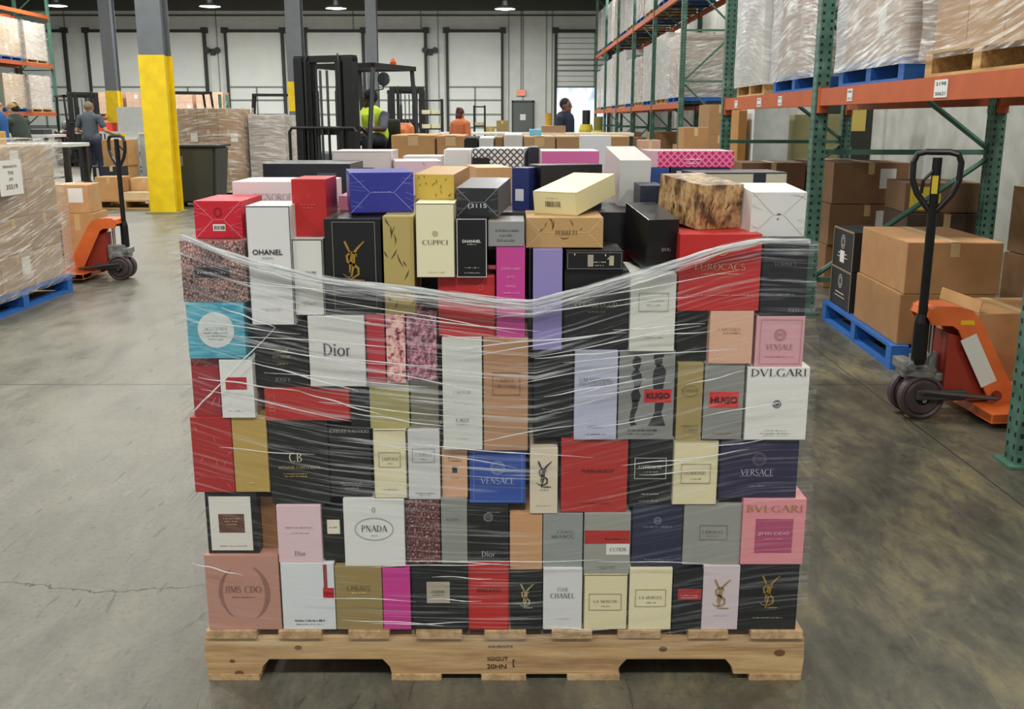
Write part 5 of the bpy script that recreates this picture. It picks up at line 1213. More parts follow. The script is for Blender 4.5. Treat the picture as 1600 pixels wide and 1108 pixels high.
def stack(x, y, rz, w_, d_, hs, label, z=0.0, col=None, white=False, grp=None):
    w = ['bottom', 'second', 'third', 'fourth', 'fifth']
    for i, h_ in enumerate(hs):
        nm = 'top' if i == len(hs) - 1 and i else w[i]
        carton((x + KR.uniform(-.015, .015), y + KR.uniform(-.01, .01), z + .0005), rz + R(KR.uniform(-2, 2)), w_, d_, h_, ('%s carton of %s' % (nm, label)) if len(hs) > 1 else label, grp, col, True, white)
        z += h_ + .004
stack(2.97, 8.35, R(-3), .62, .6, [.36, .34, .34], 'the brown stack behind the middle rack post', col='#7d5b3c', white=True)
stack(3.7, 8.5, R(2), .6, .6, [.4, .38], 'the lower brown stack near the grey wall', col='#8a6846')
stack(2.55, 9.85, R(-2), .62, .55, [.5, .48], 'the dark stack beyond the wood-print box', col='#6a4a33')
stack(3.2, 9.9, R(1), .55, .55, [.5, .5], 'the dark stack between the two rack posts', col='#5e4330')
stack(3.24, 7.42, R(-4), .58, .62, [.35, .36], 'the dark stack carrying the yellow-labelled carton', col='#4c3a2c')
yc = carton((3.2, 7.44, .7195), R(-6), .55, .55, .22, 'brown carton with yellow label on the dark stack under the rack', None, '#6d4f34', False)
mb = MB(); mb.box(-.24, -.0025, .02, -.02, -.0008, .19); mb.build('yellow_label', mat('#cdb83c', .6), yc)
stack(3.75, 6.35, R(2), .55, .6, [.5, .45], 'the stack by the wall next to the near rack post', col='#8f6b47')
wcb = carton((3.08, 12.1, 0), 0, .42, .42, 1.56, 'tall white carton standing behind the second rack bay', None, '#cfd2d0', False)
carton((2.76, 12.2, 0), 0, .1, .5, 1.5, 'narrow tall tan carton beside the tall white one', None, '#a9783f', False)
stack(3.68, 12.3, 0, .55, .5, [.75, .7], 'the stack next to the tall white carton', col='#8f8a62')
cab = empty('storage_cabinet', (4.3, 13.0, 0), 0, 'dark storage cabinet with yellow notices near the white pipe', 'cabinet')
mb = MB(); mb.box(-.3, 0, 0, .3, .4, 1.85, 0, .01); mb.build('body', mat('#23241f', .6), cab)
for s in (-1, 1):
    mb = MB(); mb.box(min(0, s * .29), -.02, .05, max(0, s * .29), -.001, 1.82, 0, .004); d_ = mb.build('door', mat('#26271f', .55), cab)
    mb = MB(); mb.tube([(s * .03, -.03, .85), (s * .03, -.03, 1.05)], .01, 6); mb.build('handle', JM, d_)
mb = MB(); mb.box(-.02, -.024, 1.25, .2, -.021, 1.6); mb.build('yellow_notice', mat('#c2ab55', .6), cab)
mb = MB(); mb.tube([(XR - .25, 14.4, 0), (XR - .25, 14.4, 5.5)], .06, 12); tag(mb.build('downpipe', mat('#c9ccca', .5), None), 'white vertical pipe running down the grey wall behind the rack', 'pipe')
# cartons out in the aisle beyond the load
stack(2.52, 14.0, 0, .34, .4, [.43, .43, .42], 'the tan stack seen past the hot pink box', col='#a67a4c')
stack(1.98, 14.6, 0, .3, .4, [.5, .6], 'the pinkish stack at the foot of the distant rack', col='#b09080')
# ------------------------------------------------------------------ second load straight behind the perfume boxes
pallet((0, 5.0, 0), 0, 1.5, 1.2, 'pine', 'bare wooden pallet hidden behind the perfume box load', None)
tiers((0, 5.02, 0), 0, 1.44, 1.1, .1405, 3, 2, [.5, .495], 'brown carton of the load standing right behind the perfume boxes', 'cartons of the load behind the perfume boxes')
zz = .1405 + .996 + .001
for (a, c_, ty, col, lb, wht) in ((611, 680, 211, '#b58a58', 'light brown carton at the top of the second load, nearest the forklift', 0), (682, 726, 212, '#b0845a', 'light brown carton touching its wider twin on the second load', 0),
        (727, 746, 215, '#18191a', 'small black box between light brown and white boxes on the second load', 0), (748, 772, 215, '#cfd0cc', 'small white box next to the small black one on the second load', 0),
        (773, 786, 214, '#8a6a48', 'very narrow brown box among white ones on the second load', 0), (787, 817, 210, '#cdccc6', 'white carton in the middle of the second load', 0),
        (818, 868, 213, '#b08f68', 'tan carton just past the white one on the second load', 0), (869, 906, 213, '#a5835c', 'tan carton behind the tall light grey box', 0), (907, 984, 213, '#a98355', 'long tan carton at the far end of the second load', 0)):
    x0 = PY(a, 230, 5.05).x; x1 = PY(c_, 230, 5.05).x; h_ = PY(700, ty, 5.05).z - zz
    carton(((x0 + x1) / 2, 5.05, zz), 0, x1 - x0 - .004, .5, h_, lb, None, col, wht == 0 and x1 - x0 > .14, False)
lb_ = PY(837, 205, 5.2); carton((lb_.x, 5.2, PY(700, 213, 5.05).z + .0015), 0, .06, .2, .03, 'small light blue packet on the tan carton of the second load', None, '#6fb6dc', False, False, 'packet')
# ------------------------------------------------------------------ left side: wrapped load on a blue pallet
LX = -3.68
pallet((LX, 7.42, 0), R(90), 1.62, 1.15, 'blue', 'blue pallet under the wrapped beige load near the orange truck')
tiers((LX - .03, 7.42, 0), R(90), 1.52, 1.05, .1405, 3, 2, [.27, .27, .27, .25], 'beige carton in the wrapped load on the near blue pallet', 'cartons of the near wrapped load', colors=['#a98f74', '#a0876a', '#b09a82', '#9c8266'], white=.25)
wl_ = wrap_shell((LX + .006, 7.42, .1405), R(90), 1.632, 1.162, -.03, 1.10, FILM_N, 'glossy stretch film round the beige cartons on the near blue pallet', seed=7.3, amp=.015, top=True)
nw = Vector((LX + .012, PX(38, 280, LX).y, 0)); zn0, zn1 = .84, 1.10
mb = MB(); mb.box(-.17, -.003, 0, .17, 0, .25); nt_ = mb.build('paper_notice', mat('#dcdad4', .6), None, (LX + .036, 7.32, .86), R(90)); tag(nt_, 'white printed notice taped on the wrapped beige load', 'notice')
mb = MB(); sans_text(mb, 'ISSSAIUO', 0, .205, .2, -.0042, .018); sans_text(mb, 'THS', 0, .16, .08, -.0042, .025); sans_text(mb, 'EO', 0, .115, .05, -.0042, .022); sans_text(mb, '35519', 0, .06, .17, -.0042, .035); mb.build('lettering', mat('#3a3c40', .6), nt_, fix=False)
jy = 8.86
jack((-3.5, jy, 0), R(180), 'orange hand pallet truck beside the wrapped beige load', R(0), False)
carton((-4.02, 9.22, 0), R(4), .3, .4, .55, 'tall tan carton standing behind the chassis of the far pallet truck', None, '#b88c5c', True, True)
carton((-4.34, 9.2, 0), R(2), .3, .4, .55, 'tall tan carton behind the corner of the wrapped beige load', None, '#b3865a', True, False)
carton((-4.14, 9.22, .5515), R(6), .48, .38, .26, 'wide tan carton lying across the two tall ones by the far truck', None, '#bd9263', True, True)
# bin, pallet with open cartons, benches
g = G(312, 321)
bn = empty('rubbish_bin', g, 0, 'dark wheeled rubbish bin next to the yellow-footed thick column', 'bin')
mb = MB(); bm = bmesh.new(); bmesh.ops.create_cube(bm, size=1)
for v in bm.verts: s_ = .37 if v.co.z < 0 else .44; v.co = Vector((v.co.x * 2 * s_, v.co.y * 1.8 * s_, .06 + (v.co.z + .5) * .92))
bmesh.ops.bevel(bm, geom=bm.edges[:], offset=.04, segments=2, affect='EDGES'); mb.bm(bm); mb.build('tub', mat('#33352f', .5), bn)
mb = MB(); mb.box(-.47, -.43, .96, .47, .43, 1.0, 0, .015); mb.build('rim', mat('#2a2c28', .45), bn)
mb = MB(); mb.box(-.25, -.385, .66, -.1, -.36, .82); mb.build('label', mat('#6a6c66', .6), bn)
for s in (-1, 1):
    mb = MB(); mb.lathe([(0, -.03), (.09, -.03), (.09, .03), (0, .03)], 'x', (s * .3, .2, .09), 14); mb.build('wheel', RUB, bn)
g = G(213, 327)
g.x -= .2; pallet((g.x, g.y, 0), R(1), .98, .9, 'pine', 'pale pallet on the floor by the thick yellow column with open cartons', None)
carton((g.x - .25, g.y + .1, .1405), 0, .42, .4, .36, 'tan open carton on the pale pallet, farther from the column', None, '#b98c5c'); carton((g.x + .2, g.y + .05, .1405), 0, .44, .3, .12, 'flat white-topped carton on the pale pallet', None, '#d0b893', False)
carton((g.x + .22, g.y + .38, .1405), 0, .44, .4, .33, 'tan carton at the rear edge of the pale pallet', None, '#c09a6c')
stack(G(253, 300).x, 17.4, 0, .3, .4, [.3, .3], 'the black crate pair beside the thick column', col='#1d2024')
def bench(x, y, w_, d_, h_, label, top='#c9cac6', leg='#1c1d1e', shelf=True):
    o = empty('work_bench', (x, y, 0), 0, label, 'bench', 'work benches')
    mb = MB(); mb.box(-w_ / 2, 0, h_ - .05, w_ / 2, d_, h_, 0, .006); mb.build('bench_top', mat(top, .5), o)
    for a in (-w_ / 2 + .05, w_ / 2 - .05):
        for c_ in (.05, d_ - .05): mb = MB(); mb.box(a - .03, c_ - .03, 0, a + .03, c_ + .03, h_ - .05); mb.build('leg', mat(leg, .5), o)
    if shelf: mb = MB(); mb.box(-w_ / 2 + .08, .03, .3, w_ / 2 - .08, d_ - .03, .33); mb.build('lower_shelf', mat(leg, .6), o)
    return o
bench(-6.6, 13.6, 1.3, .7, 1.08, 'white-topped bench with dark legs behind the wrapped beige load')
bench(-9.7, 18.6, 2.4, .8, 1.12, 'cluttered bench beyond the man in the dark green shirt')
bench(-9.2, 23.3, 1.6, .8, 1.12, 'grey bench in front of the slate polo man', '#b9bab6')
bench(.85, 15.0, 1.9, .7, 1.2, 'pale packing bench in front of the navy-shirted man', '#c2b9a8')
bench(-7.3, 23.0, 1.6, .8, 1.0, 'bench behind the dark rubbish bin', '#9c9d98')
def small_box(x, y, z, w_, d_, h_, c_, label, rz=0): return carton((x, y, z + .0006), rz, w_, d_, h_, label, None, c_, False)
small_box(-10.2, 18.8, 1.12, .5, .4, .3, '#24262a', 'black crate on the cluttered bench, nearer the frame edge'); small_box(-9.4, 18.8, 1.12, .45, .4, .16, '#c4c5c2', 'low white tray on the cluttered bench'); small_box(-8.85, 18.8, 1.12, .4, .35, .09, '#2d2f33', 'flat dark tray at the bench end')
small_box(-8.75, 23.4, 1.12, .6, .5, .55, '#a7a9a6', 'grey cabinet box on the grey bench'); small_box(-9.4, 23.5, 1.12, .35, .35, .2, '#d8432c', 'red box on the grey bench beside the slate polo man')
small_box(.62, 15.1, 1.2, .35, .3, .1, '#8c6a4e', 'low brown box on the pale packing bench'); 
stack(-7.8, 19.9, 0, .5, .5, [.5, .5], 'the tan stack behind the open cartons pallet', col='#b08450')
for i, (x, h_) in enumerate(((-7.3, 1.1), (-7.86, 1.0))):
    pn = empty('grey_partition', (x, 20.6, 0), 0, ['grey partition nearest the thick yellow column', 'grey partition closer to the man in the slate polo', 'grey partition farthest from the yellow column'][i], 'partition')
    mb = MB(); mb.box(-.26, 0, .02, .26, .06, h_, 0, .01); mb.build('panel', mat('#a5a7a3', .6), pn); mb = MB(); mb.box(-.27, -.01, h_, .27, .07, h_ + .03); mb.build('cap_rail', mat('#cfd0cc', .5), pn)
    for s in (-1, 1): mb = MB(); mb.box(s * .22 - .02, -.12, 0, s * .22 + .02, .18, .02); mb.build('foot', mat('#55585a', .5), pn)
# wrapped stacks by the forklift
def floor_load(x, y, w_, d_, nx, ny, hs, film, nm, seed, color='pine'):
    pallet((x, y, 0), 0, w_, d_, color, '%s pallet under the load %s' % (color if color == 'blue' else 'wooden', nm))
    tiers((x, y + .02, 0), 0, w_ - .06, d_ - .06, .1405, nx, ny, hs, 'brown carton in the load ' + nm, 'cartons of the load ' + nm, white=.3)
    wrap_shell((x, y - .006, .1405), 0, w_ + .012, d_ + .012, -.05, sum(hs) + .02, film, 'clear stretch film round the load ' + nm, seed=seed)
floor_load(-5.5, 18.4, 1.15, 1.0, 3, 2, [.36, .36, .36, .36], FILM_N, 'behind the rubbish bin', 3.1)
floor_load(-4.55, 18.9, .62, 1.0, 1, 1, [.5, .42, .4], FILM_D, 'between the bin and the forklift', 4.4)
floor_load(-4.85, 21.2, .95, 1.0, 3, 2, [.4, .4, .38], FILM_N, 'just behind the forklift mast', 5.2)
# big carton sheet standing at the left edge
carton((-6.95, 12.2, .0), R(3), 1.2, .6, 1.25, 'large yellowish carton behind the wrapped beige load', None, '#c59a4a', False)
# ------------------------------------------------------------------ racks at the far left
lr = rack((-15.6, 27.3, 0), R(180), [-7.8, -3.9, 0], 1.1, 6.0, [1.5, 3.07, 4.66], 'distant pallet rack of three orange beam levels at the far side of the hall', far=True)
def on_left(y0, y1, z, hs, film, nm, seed, color='blue'):
    # face of the rack is x = -15.6, loads extend to -x; long side to the aisle (+x)
    p = (-15.62, (y0 + y1) / 2, z); pallet(p, R(90), y1 - y0, 1.05, color, '%s pallet %s' % (color if color == 'blue' else 'bare wooden', nm))
    q = (-15.64, p[1], z + .1405)
    tiers(q, R(90), y1 - y0 - .06, .98, 0, 2, 1, hs, 'beige carton in the load ' + nm, 'cartons of the load ' + nm, colors=['#c2a88a', '#cbb59a'])
    wrap_shell((q[0] + .026, q[1], q[2]), R(90), y1 - y0 + .012, 1.065, -.05, sum(hs) + .02, film, 'stretch film round the load ' + nm, seed=seed)
i = 0
for lv, z in enumerate((1.616, 3.186)):
    for n_, (a, c_) in enumerate(((27.6, 29.1), (29.4, 30.9), (31.6, 33.0), (33.3, 34.8))):
        on_left(a, c_, z, [.38, .38, .37] if lv else [.36, .36, .3], FILM_D if i % 2 else FILM_N, '%s on the %s level of the distant three-beam rack' % (FN[n_], ('lower', 'upper')[lv]), 30 + i, ('blue', 'pine')[i % 2]); i += 1
br = rack((-16.4, 38.6, 0), R(-90), [0, 2.7, 5.4], 1.0, 2.9, [1.4], 'low orange-beamed rack standing square to the camera by the end wall', far=True) if False else rack((-16.4, 39.6, 0), R(-90), [0, 2.7, 5.4], 1.0, 2.3, [1.35], 'low orange-beamed rack standing before the end wall dock doors', far=True)

for i, x in enumerate((-15.7, -14.4, -12.9, -11.7)):
    pallet((x, 39.62, 1.466), 0, 1.1, .95, 'pine', 'bare wooden pallet, %s from the hall corner on the low end-wall rack' % FN[i]); tiers((x, 39.64, 1.6065), 0, 1.04, .9, 0, 2, 1, [.4, .4], 'pale carton, load %s from the corner on the low end-wall rack' % FN[i], 'cartons of load %s on the low end-wall rack' % FN[i], colors=['#d5b8a4', '#cfae98'])
# ------------------------------------------------------------------ forklifts (forward is local -y)
TB = mat('#1a1b1d', .45, .2); TG = mat('#3c4043', .45, .3); TY = mat('#2b2d2f', .5)
def forklift(loc, rz, label, hero=False):
    o = empty('forklift', loc, rz, label, 'forklift', 'forklifts')
    mb = MB()
    for s in (-1, 1):
        for (a, w_, y0, y1) in ((.30, .13, -1.02, -.86), (.19, .07, -1.0, -.88)):
            x0, x1 = sorted((s * a, s * (a + w_))); mb.box(x0, y0, .06, x1, y1, 2.16 if a > .2 else 2.1, 0, .006)
    mb.box(-.43, -1.0, 2.1, .43, -.88, 2.18); mb.box(-.43, -.97, 1.2, .43, -.9, 1.3); mb.box(-.43, -.97, .15, .43, -.9, .27); mb.build('mast', TB, o)
    for s in (-1, 1):
        mb = MB(); mb.tube([(s * .15, -.93, .2), (s * .15, -.93, 1.75)], .028, 8); mb.tube([(s * .15, -.93, 1.75), (s * .15, -.93, 2.1)], .016, 8); mb.build('lift_cylinder', TG, o)
        mb = MB(); mb.tube([(s * .25, -1.03, .4), (s * .25, -1.03, 2.12), (s * .22, -1.0, 2.2)], .012, 5); mb.build('hose', RUB, o)
        mb = MB(); mb.box(s * .05 - .015, -1.0, .35, s * .05 + .015, -.985, 2.0); mb.build('lift_chain', mat('#5a5d5f', .4, .7), o)
    mb = MB(); mb.box(-.5, -1.09, .12, .5, -1.05, .22); mb.box(-.5, -1.09, .5, .5, -1.05, .58); mb.box(-.3, -1.05, .1, -.24, -1.0, .6); mb.box(.24, -1.05, .1, .3, -1.0, .6); mb.build('carriage', TB, o)
    mb = MB(); mb.tube([(-.5, -1.07, .5), (-.5, -1.07, 1.24), (-.46, -1.07, 1.29), (.46, -1.07, 1.29), (.5, -1.07, 1.24), (.5, -1.07, .5)], .02, 8)
    for x in (-.3, -.1, .1, .3): mb.box(x - .012, -1.08, .5, x + .012, -1.06, 1.28)
    mb.build('load_backrest', TB, o)
    for s in (-1, 1):
        mb = MB(); mb.ext([(-1.09, .6), (-1.13, .6), (-1.13, .1), (-1.15, .07), (-2.1, .05), (-2.1, .04), (-1.1, .03)], 'x', s * .24 - .06, s * .24 + .06); mb.build('fork', TG, o)
    for s in (-1, 1):
        for y, r in ((-.55, .31), (.75, .26)):
            mb = MB(); mb.lathe([(0, -.1), (r * .5, -.1), (r - .03, -.1), (r, -.07), (r, .07), (r - .03, .1), (0, .1)], 'x', (s * .46, y, r), 22); mb.build('wheel', RUB, o)
    mb = MB(); mb.ext([(-.8, .2), (-.8, .62), (-.62, .95), (-.5, .95), (-.42, .5), (.05, .5), (.1, .84), (.95, .9), (1.15, .85), (1.2, .3), (1.05, .2)], 'x', -.35, .35)
    mb.box(-.53, -.4, .3, -.35, .5, .5, 0, .02); mb.box(.35, -.4, .3, .53, .5, .5, 0, .02); mb.build('body', TY, o)
    mb = MB(); mb.ext([(.55, .35), (.5, .98), (1.0, 1.05), (1.18, .95), (1.24, .4), (1.1, .3)], 'x', -.5, .5); mb.build('counterweight', mat('#5c2a22', .45) if not hero else TB, o)
    mb = MB(); mb.box(-.24, .1, .85, .24, .6, .945, 0, .03); mb.box(-.24, .5, .9, .24, .6, 1.4, 0, .035); mb.build('seat', mat('#131416', .6), o)
    mb = MB(); mb.tube([(.0, -.5, .93), (.0, -.28, 1.2)], .03, 8); st = mb.build('steering_column', TB, o)
    mb = MB(); c = Vector((0, -.26, 1.22)); ax = Vector((0, .63, .77)); u_ = Vector((1, 0, 0)); v_ = ax.cross(u_)
    mb.tube([c + (u_ * math.cos(R(a)) + v_ * math.sin(R(a))) * .17 for a in range(0, 360, 18)], .016, 8, closed=True)
    for a in (90, 210, 330): mb.tube([c, c + (u_ * math.cos(R(a)) + v_ * math.sin(R(a))) * .17], .011, 6)
    mb.build('steering_wheel', mat('#0e0e10', .4), st)
    gm = TG if hero else TB
    P4 = {(-1, 0): [(-.44, -.68, .9), (-.44, -.5, 2.06)], (1, 0): [(.44, -.68, .9), (.44, -.5, 2.06)], (-1, 1): [(-.44, .72, .95), (-.42, .62, 2.06)], (1, 1): [(.44, .72, .95), (.42, .62, 2.06)]}
    for k_, p in P4.items(): mb = MB(); mb.tube(p, .032, 8); mb.build('guard_post', gm, o)
    mb = MB(); mb.box(-.47, -.53, 2.05, -.41, .65, 2.11); mb.box(.41, -.53, 2.05, .47, .65, 2.11); mb.box(-.47, -.53, 2.05, .47, -.47, 2.11); mb.box(-.47, .59, 2.05, .47, .65, 2.11)
    for i in range(6): y = -.34 + i * .165; mb.box(-.42, y - .012, 2.07, .42, y + .012, 2.105)
    mb.build('overhead_guard', TB, o)
    mb = MB(); mb.lathe([(0, -.3), (.1, -.29), (.15, -.24), (.15, .24), (.1, .29), (0, .3)], 'x', (0, .85, 1.2), 18); mb.build('gas_bottle', mat('#d8793f' if hero else '#8d8f90', .5), o)
    if hero:
        mb = MB(); mb.lathe([(0, -.01), (.085, -.01), (.09, 0), (.085, .02), (0, .02)], 'y', (.6, -.52, 1.9), 18); mb.build('mirror', mat('#9aa0a2', .08, .9), o)
        mb = MB(); mb.tube([(.44, -.55, 1.75), (.58, -.5, 1.78), (.6, -.5, 1.88)], .01, 6); mb.build('mirror_arm', TB, o)
        mb = MB(); mb.lathe([(0, 0), (.04, 0), (.045, .05), (.03, .09), (0, .1)], 'z', (.3, .3, 2.11), 14); mb.build('beacon', mat('#b5521d', .3), o)
    return o
fz = R(-22)
fk = forklift((-2.02, 14.0, 0), fz, 'black forklift with raised cage and orange gas bottle, driver in yellow vest aboard', True)
f2 = forklift((-13.4, 31.5, 0), R(35), 'dark forklift parked behind the slate polo man')
copy_tree(f2, (-8.8, 27.5, 0), R(-60), 'dark forklift with boxy cage past the thick yellow column')
copy_tree(f2, (-6.9, 30.0, 0), R(100), 'dark forklift far off above the wrapped stack by the bin')
copy_tree(f2, (-2.75, 26.5, 0), R(8), 'dark forklift with tall mast right beyond the driver cage')
# ------------------------------------------------------------------ people
def finish(mb, name, m, parent, vox, sm=2):
    o = mb.build(name, m, parent, smooth=True)
    r = o.modifiers.new('merge', 'REMESH'); r.mode = 'VOXEL'; r.voxel_size = vox; r.use_smooth_shade = True
    s = o.modifiers.new('smooth', 'SMOOTH'); s.iterations = sm; s.factor = .5
    return o
def hand(mb, w_, d, up, s=1):
    """palm and five curled fingers: w_ wrist, d direction of the hand, up back-of-hand normal"""
    w_ = Vector(w_); d = Vector(d).normalized(); n_ = Vector(up); n_ = (n_ - d * n_.dot(d)).normalized(); sd = d.cross(n_) * s
    mb.cap(w_, w_ + d * .07, .026, .034, 10, (1, 1))
    for i, (off, l) in enumerate(((-.028, .07), (-.01, .08), (.01, .075), (.027, .06))):
        a = w_ + d * .075 + sd * off; b_ = a + d * l * .5 - n_ * .008; c_ = b_ + d * l * .38 - n_ * .028
        mb.cap(a, b_, .0095, .009, 8); mb.cap(b_, c_, .009, .0075, 8)
    a = w_ + d * .025 - sd * .028; b_ = a + d * .035 - sd * .026 - n_ * .008; c_ = b_ + d * .03 - n_ * .01
    mb.cap(a, b_, .012, .0105, 8); mb.cap(b_, c_, .0105, .0085, 8)
def person(loc, rz, label, J, skin, shirt, trousers, hair, extra=None, look=0.0, shoes='#1a1a1c', cap_=None, sleeves=.6, hair_long=False, H=1.0):
    """J: joints in local coordinates, facing local -y"""
    o = empty('person', loc, rz, label, 'person'); V = {k_: Vector(v) * H for k_, v in J.items()}
    mb = MB(); hd = V['head']; Rl = Matrix.Rotation(look, 3, 'Z')
    def hp(x, y, z): return hd + Rl @ Vector((x, y, z))
    mb.ell(hp(0, .01, .02), (.076, .094, .105), Rl, 18); mb.ell(hp(0, -.025, -.05), (.056, .062, .06), Rl, 14)
    mb.ell(hp(0, -.095, -.012), (.013, .02, .024), Rl, 8); mb.ell(hp(0, -.075, .035), (.05, .02, .012), Rl, 8); mb.ell(hp(0, -.08, -.055), (.025, .012, .012), Rl, 8); mb.ell(hp(0, -.07, -.092), (.024, .02, .018), Rl, 8)
    for s in (-1, 1): mb.ell(hp(s * .077, .015, 0), (.012, .02, .03), Rl, 8)
    mb.cap(V['neck'], hd - Vector((0, -.01, .05)), .062, .055, 12)
    mb.cap(V['neck'] - Vector((0, 0, .05)), V['pelvis'] + Vector((0, 0, .1)), .13, .13, 16, (1.15, .8))
    mb.cap(V['shl'], V['shr'], .06, .06, 12); mb.ell(V['pelvis'], (.155, .115, .12), None, 14)
    for s in ('l', 'r'):
        mb.cap(V['sh' + s], V['el' + s], .052, .04); mb.cap(V['el' + s], V['wr' + s], .04, .027)
        hand(mb, V['wr' + s], (V['wr' + s] - V['el' + s]), V['up' + s] if 'up' + s in V else Vector((0, -1, .3)), 1 if s == 'l' else -1)
        mb.cap(V['hip' + s], V['kn' + s], .085, .058); mb.cap(V['kn' + s], V['an' + s], .056, .038); 
    finish(mb, 'body', mat(skin, .55), o, .011)
    mb = MB()   # shirt
    mb.cap(V['neck'] - Vector((0, 0, .05)), V['pelvis'] + Vector((0, 0, .06)), .15, .15, 18, (1.18, .86)); mb.cap(V['shl'], V['shr'], .073, .073, 12); mb.ell(V['pelvis'] + Vector((0, 0, .03)), (.185, .145, .12), None, 14)
    for s in ('l', 'r'):
        e = V['sh' + s].lerp(V['el' + s], min(1, sleeves)); mb.cap(V['sh' + s], e, .068, .062)
        if sleeves > 1: mb.cap(V['el' + s], V['el' + s].lerp(V['wr' + s], sleeves - 1), .056, .042)
    finish(mb, 'shirt', mat(shirt, .85, 0, 0, .4, 18, .08), o, .014)
    mb = MB(); mb.ell(V['pelvis'] - Vector((0, 0, .04)), (.17, .13, .12), None, 14)
    for s in ('l', 'r'): mb.cap(V['hip' + s], V['kn' + s], .1, .075); mb.cap(V['kn' + s], V['kn' + s].lerp(V['an' + s], .95), .075, .062)
    finish(mb, 'trousers', mat(trousers, .85, 0, 0, .3, 14, .1), o, .016)
    for s in ('l', 'r'):
        mb = MB(); a = V['an' + s]; mb.ell((a.x, a.y - .06, .045), (.045, .14, .045), None, 12) if a.z < .3 else mb.ell((a.x, a.y - .06, a.z - .05), (.045, .14, .045), None, 12); mb.build('shoe', mat(shoes, .6), o, smooth=True)
    mb = MB(); mb.ell(hp(0, .025, .04), (.084, .095, .098), Rl, 16)
    if hair_long: mb.ell(hp(0, .07, -.04), (.07, .06, .11), Rl, 12); mb.ell(hp(.0, .09, .1), (.04, .04, .04), Rl, 10)
    mb.build('hair', mat(hair, .8, 0, 0, .5, 60), o, smooth=True)
    if cap_:
        mb = MB(); mb.ell(hp(0, .012, .055), (.092, .105, .082), Rl, 16); mb.ell(hp(0, -.1, .055), (.07, .07, .012), Rl, 12); mb.build('cap', mat(cap_, .8), o, smooth=True)
    mb = MB()
    for s in (-1, 1): mb = MB(); mb.ell(hp(s * .03, -.083, .012), (.012, .008, .006), Rl, 8); mb.build('eye', mat('#1c1512', .3), o, smooth=True)
    if extra: extra(o, V, hp)
    return o
STAND = dict(head=(0, -.02, 1.6), neck=(0, 0, 1.44), shl=(.17, 0, 1.4), shr=(-.17, 0, 1.4), ell=(.23, .0, 1.12), elr=(-.23, .0, 1.12), wrl=(.24, -.1, .88), wrr=(-.24, -.1, .88), pelvis=(0, 0, .95), hipl=(.09, 0, .9), hipr=(-.09, 0, .9), knl=(.1, -.02, .5), knr=(-.1, -.02, .5), anl=(.11, .02, .09), anr=(-.11, .02, .09))
# man seen from behind, hands forward on the bench
J = dict(STAND); J.update(ell=(.27, -.02, 1.13), elr=(-.27, -.02, 1.13), wrl=(.26, -.26, 1.08), wrr=(-.26, -.26, 1.08), anl=(.14, .05, .09), anr=(-.1, -.12, .09), knr=(-.1, -.1, .5))
o = person((PY(140, 186, 22.2).x, 22.2, 0), R(176), 'person in a slate grey polo shirt and dark trousers seen from behind', J, '#b98d74', '#4b535c', '#23283a', '#7d6a58', None, .1); o.scale = (1.2, 1.12, 1.02)
# person in dark green with tan cap leaning at the bench, and one in blue at the frame edge
J = dict(STAND); J.update(head=(0, -.16, 1.55), neck=(0, -.1, 1.4), shl=(.17, -.08, 1.35), shr=(-.17, -.08, 1.35), ell=(.22, -.25, 1.12), elr=(-.22, -.25, 1.12), wrl=(.1, -.45, 1.2), wrr=(-.1, -.45, 1.2))
person((PY(33, 186, 17.6).x, 17.6, 0), R(70 + 180), 'person with tan cap and dark green shirt leaning over work', J, '#c49a80', '#37403a', '#23262c', '#20170f', None, 0, cap_='#a8905c')
person((PY(-6, 186, 16.9).x, 16.9, 0), R(100), 'person in a bright blue shirt cut by the edge of the view', STAND, '#c49a80', '#2c5c98', '#23262c', '#2a1d14')
# woman in orange, dark red hair
J = {k_: (v[0] * .92, v[1], v[2] * .93) for k_, v in STAND.items()}; J.update(ell=(.2, .02, 1.05), elr=(-.2, .02, 1.05), wrl=(.17, -.2, 1.02), wrr=(-.17, -.2, 1.02))
person((PY(719, 186, 20.3).x, 20.3, 0), R(150), 'person in a burnt orange top with pinned-up dark red hair near the shelving', J, '#c09070', '#b0623a', '#2a2c34', '#4a1f18', None, 0, sleeves=1.5, hair_long=True)
J = dict(STAND); J.update(head=(0, -.03, 1.61))
person((PY(882, 186, 17.2).x, 17.2, 0), R(62), 'person in a navy shirt standing against the bright open dock door', J, '#6a4a3a', '#1d2233', '#20222a', '#15110f', None, 0, sleeves=1.8)
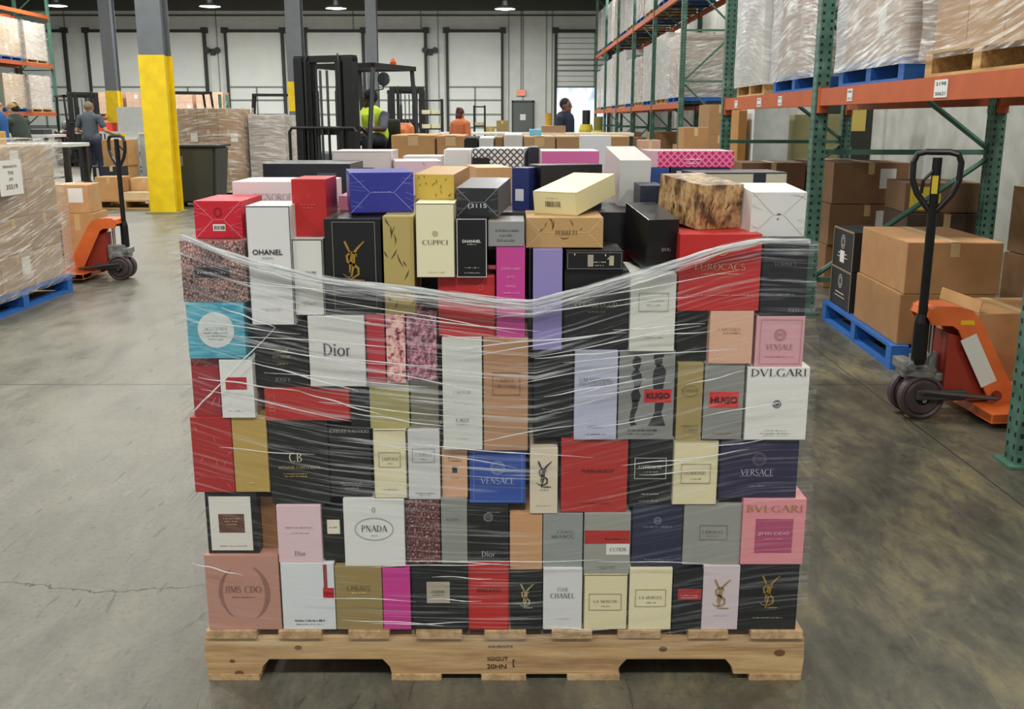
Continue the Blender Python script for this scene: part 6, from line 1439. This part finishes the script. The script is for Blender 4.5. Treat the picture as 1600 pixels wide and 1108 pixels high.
# forklift driver, seated, looking along the aisle
SIT = dict(head=(0, .15, 1.66), neck=(0, .2, 1.49), shl=(.19, .2, 1.44), shr=(-.19, .2, 1.44), ell=(.25, .05, 1.27), elr=(-.25, .05, 1.27), wrl=(.15, -.16, 1.27), wrr=(-.15, -.16, 1.27), pelvis=(0, .3, 1.12), hipl=(.1, .22, 1.12), hipr=(-.1, .22, 1.12), knl=(.14, -.2, 1.14), knr=(-.14, -.2, 1.14), anl=(.14, -.2, .62), anr=(-.14, -.2, .62))
def vest(o, V, hp):
    mb = MB(); mb.cap(V['neck'] - Vector((0, 0, .06)), V['pelvis'] + Vector((0, 0, .06)), .165, .165, 18, (1.16, .88)); mb.cap(V['shl'] * .8 + V['neck'] * .2 - Vector((0, 0, .0)), V['shr'] * .8 + V['neck'] * .2, .07, .07, 12)
    finish(mb, 'safety_vest', mat('#c6dd35', .6, 0, 0, .3, 14, .08), o, .014)
    for s in (-1, 1):
        mb = MB(); mb.box(s * .1 - .02, V['neck'].y - .152, 1.2, s * .1 + .02, V['neck'].y - .142, 1.47); mb.build('reflective_strip', mat('#d6d9c0', .3), o)
    mb = MB(); mb.ell(hp(0, .015, .06), (.095, .108, .085), None, 16); mb.build('beanie', mat('#15151a', .9), o, smooth=True)
dr = person((-2.02, 14.0, .0), fz, 'person driving the black forklift in a yellow-green safety vest and black beanie', SIT, '#4a3226', '#4a4e58', '#22242c', '#120f0e', vest, R(-50), sleeves=.9)
# ------------------------------------------------------------------ far odds and ends
def shelving(x, y, w_, d_, h_, n, label):
    o = empty('shelving_unit', (x, y, 0), 0, label, 'shelving')
    for a in (-w_ / 2, w_ / 2):
        for c_ in (0, d_): mb = MB(); mb.box(a - .02, c_ - .02, 0, a + .02, c_ + .02, h_); mb.build('post', TB, o)
    zs = []
    for i in range(n): z = .2 + (h_ - .25) * i / (n - 1); mb = MB(); mb.box(-w_ / 2, 0, z, w_ / 2, d_, z + .03); mb.build('shelf', TB, o); zs.append(z + .031)
    return zs
for (x, y, w_, h_, n, lb) in ((PY(673, 186, 23.5).x, 23.5, .5, 1.85, 6, 'the black shelving beyond the forklift'), (PY(749, 186, 27.0).x, 27.0, .28, 1.75, 4, 'the small dark shelving near the orange-topped person')):
    zs = shelving(x, y, w_, .4, h_, n, lb.replace('the ', '', 1) + ' loaded with pale trays')
    for i, z in enumerate(zs[:-1]):
        for j in (0, 1): small_box(x - w_ * .22 + j * w_ * .44, y + .03, z, w_ * .4, .3, .09, '#d8cfae', 'pale tray, %s, %s side of %s' % (['lowest shelf', 'second shelf', 'third shelf', 'fourth shelf', 'fifth shelf'][i], ('forklift', 'wall door')[j], lb))
def drum(x, y, z, r, h_, c1, c2, label):
    o = empty('plastic_drum', (x, y, z), 0, label, 'drum', 'drums'); mb = MB(); mb.lathe([(0, 0), (r, 0), (r, h_ * .72), (r * .8, h_ * .8), (0, h_ * .8)], 'z', (0, 0, 0), 16); mb.build('drum_body', mat(c1, .45), o, smooth=False)
    mb = MB(); mb.lathe([(0, h_ * .8), (r * .55, h_ * .8), (r * .55, h_), (0, h_)], 'z', (0, 0, 0), 14); mb.build('cap', mat(c2, .5), o)
p = PY(916, 186, 24.0); drum(p.x, 24.0, 0, .17, 1.6, '#c8b72a', '#1a1c1c', 'yellow drum with black top beside the foot of the distant rack')
p = PY(857, 186, 26.0); drum(p.x, 26.0, 0, .16, 1.55, '#d2b63a', '#c89a3a', 'plain yellow drum near the grey exit door'); p = PY(935, 186, 22.0); drum(p.x, 22.0, 0, .18, 1.45, '#b9a93a', '#6a6a2a', 'olive drum at the corner of the distant rack')
stack(PY(785, 186, 30).x, 30, 0, .34, .4, [.5, .5, .35], 'the brown stack just before the grey exit door', col='#8f7a4c')
stack(PY(765, 186, 28).x, 28, 0, .24, .4, [.6, .6], 'the yellowish stack next to the white dock door', col='#b39a55')
bench(PY(740, 186, 22).x, 22.0, 1.5, .7, 1.12, 'long white bench behind the orange-topped person', '#d0d0ca')
# exit sign
p = PY(814, 145, YW - .1); es = empty('exit_sign', (p.x, YW - .12, p.z), 0, 'small glowing red exit sign on the wall over the grey door', 'sign')
mb = MB(); mb.box(-.2, 0, -.13, .2, .1, .13, 0, .01); mb.build('sign_housing', mat('#d8a088', .5), es); mb = MB(); mb.box(-.18, -.004, -.11, .18, 0, .11); mb.build('sign_face', emit('#e8957a', .8), es)
mb = MB(); sans_text(mb, 'EXIT', 0, 0, .26, -.006, .13); mb.build('lettering', emit('#e2452c', 1.0), es, fix=False)
mb = MB(); mb.tube([(p.x, YW - .06, p.z + .13), (p.x, YW - .06, 5.9)], .015, 6); struct(mb.build('trim_60', steel))
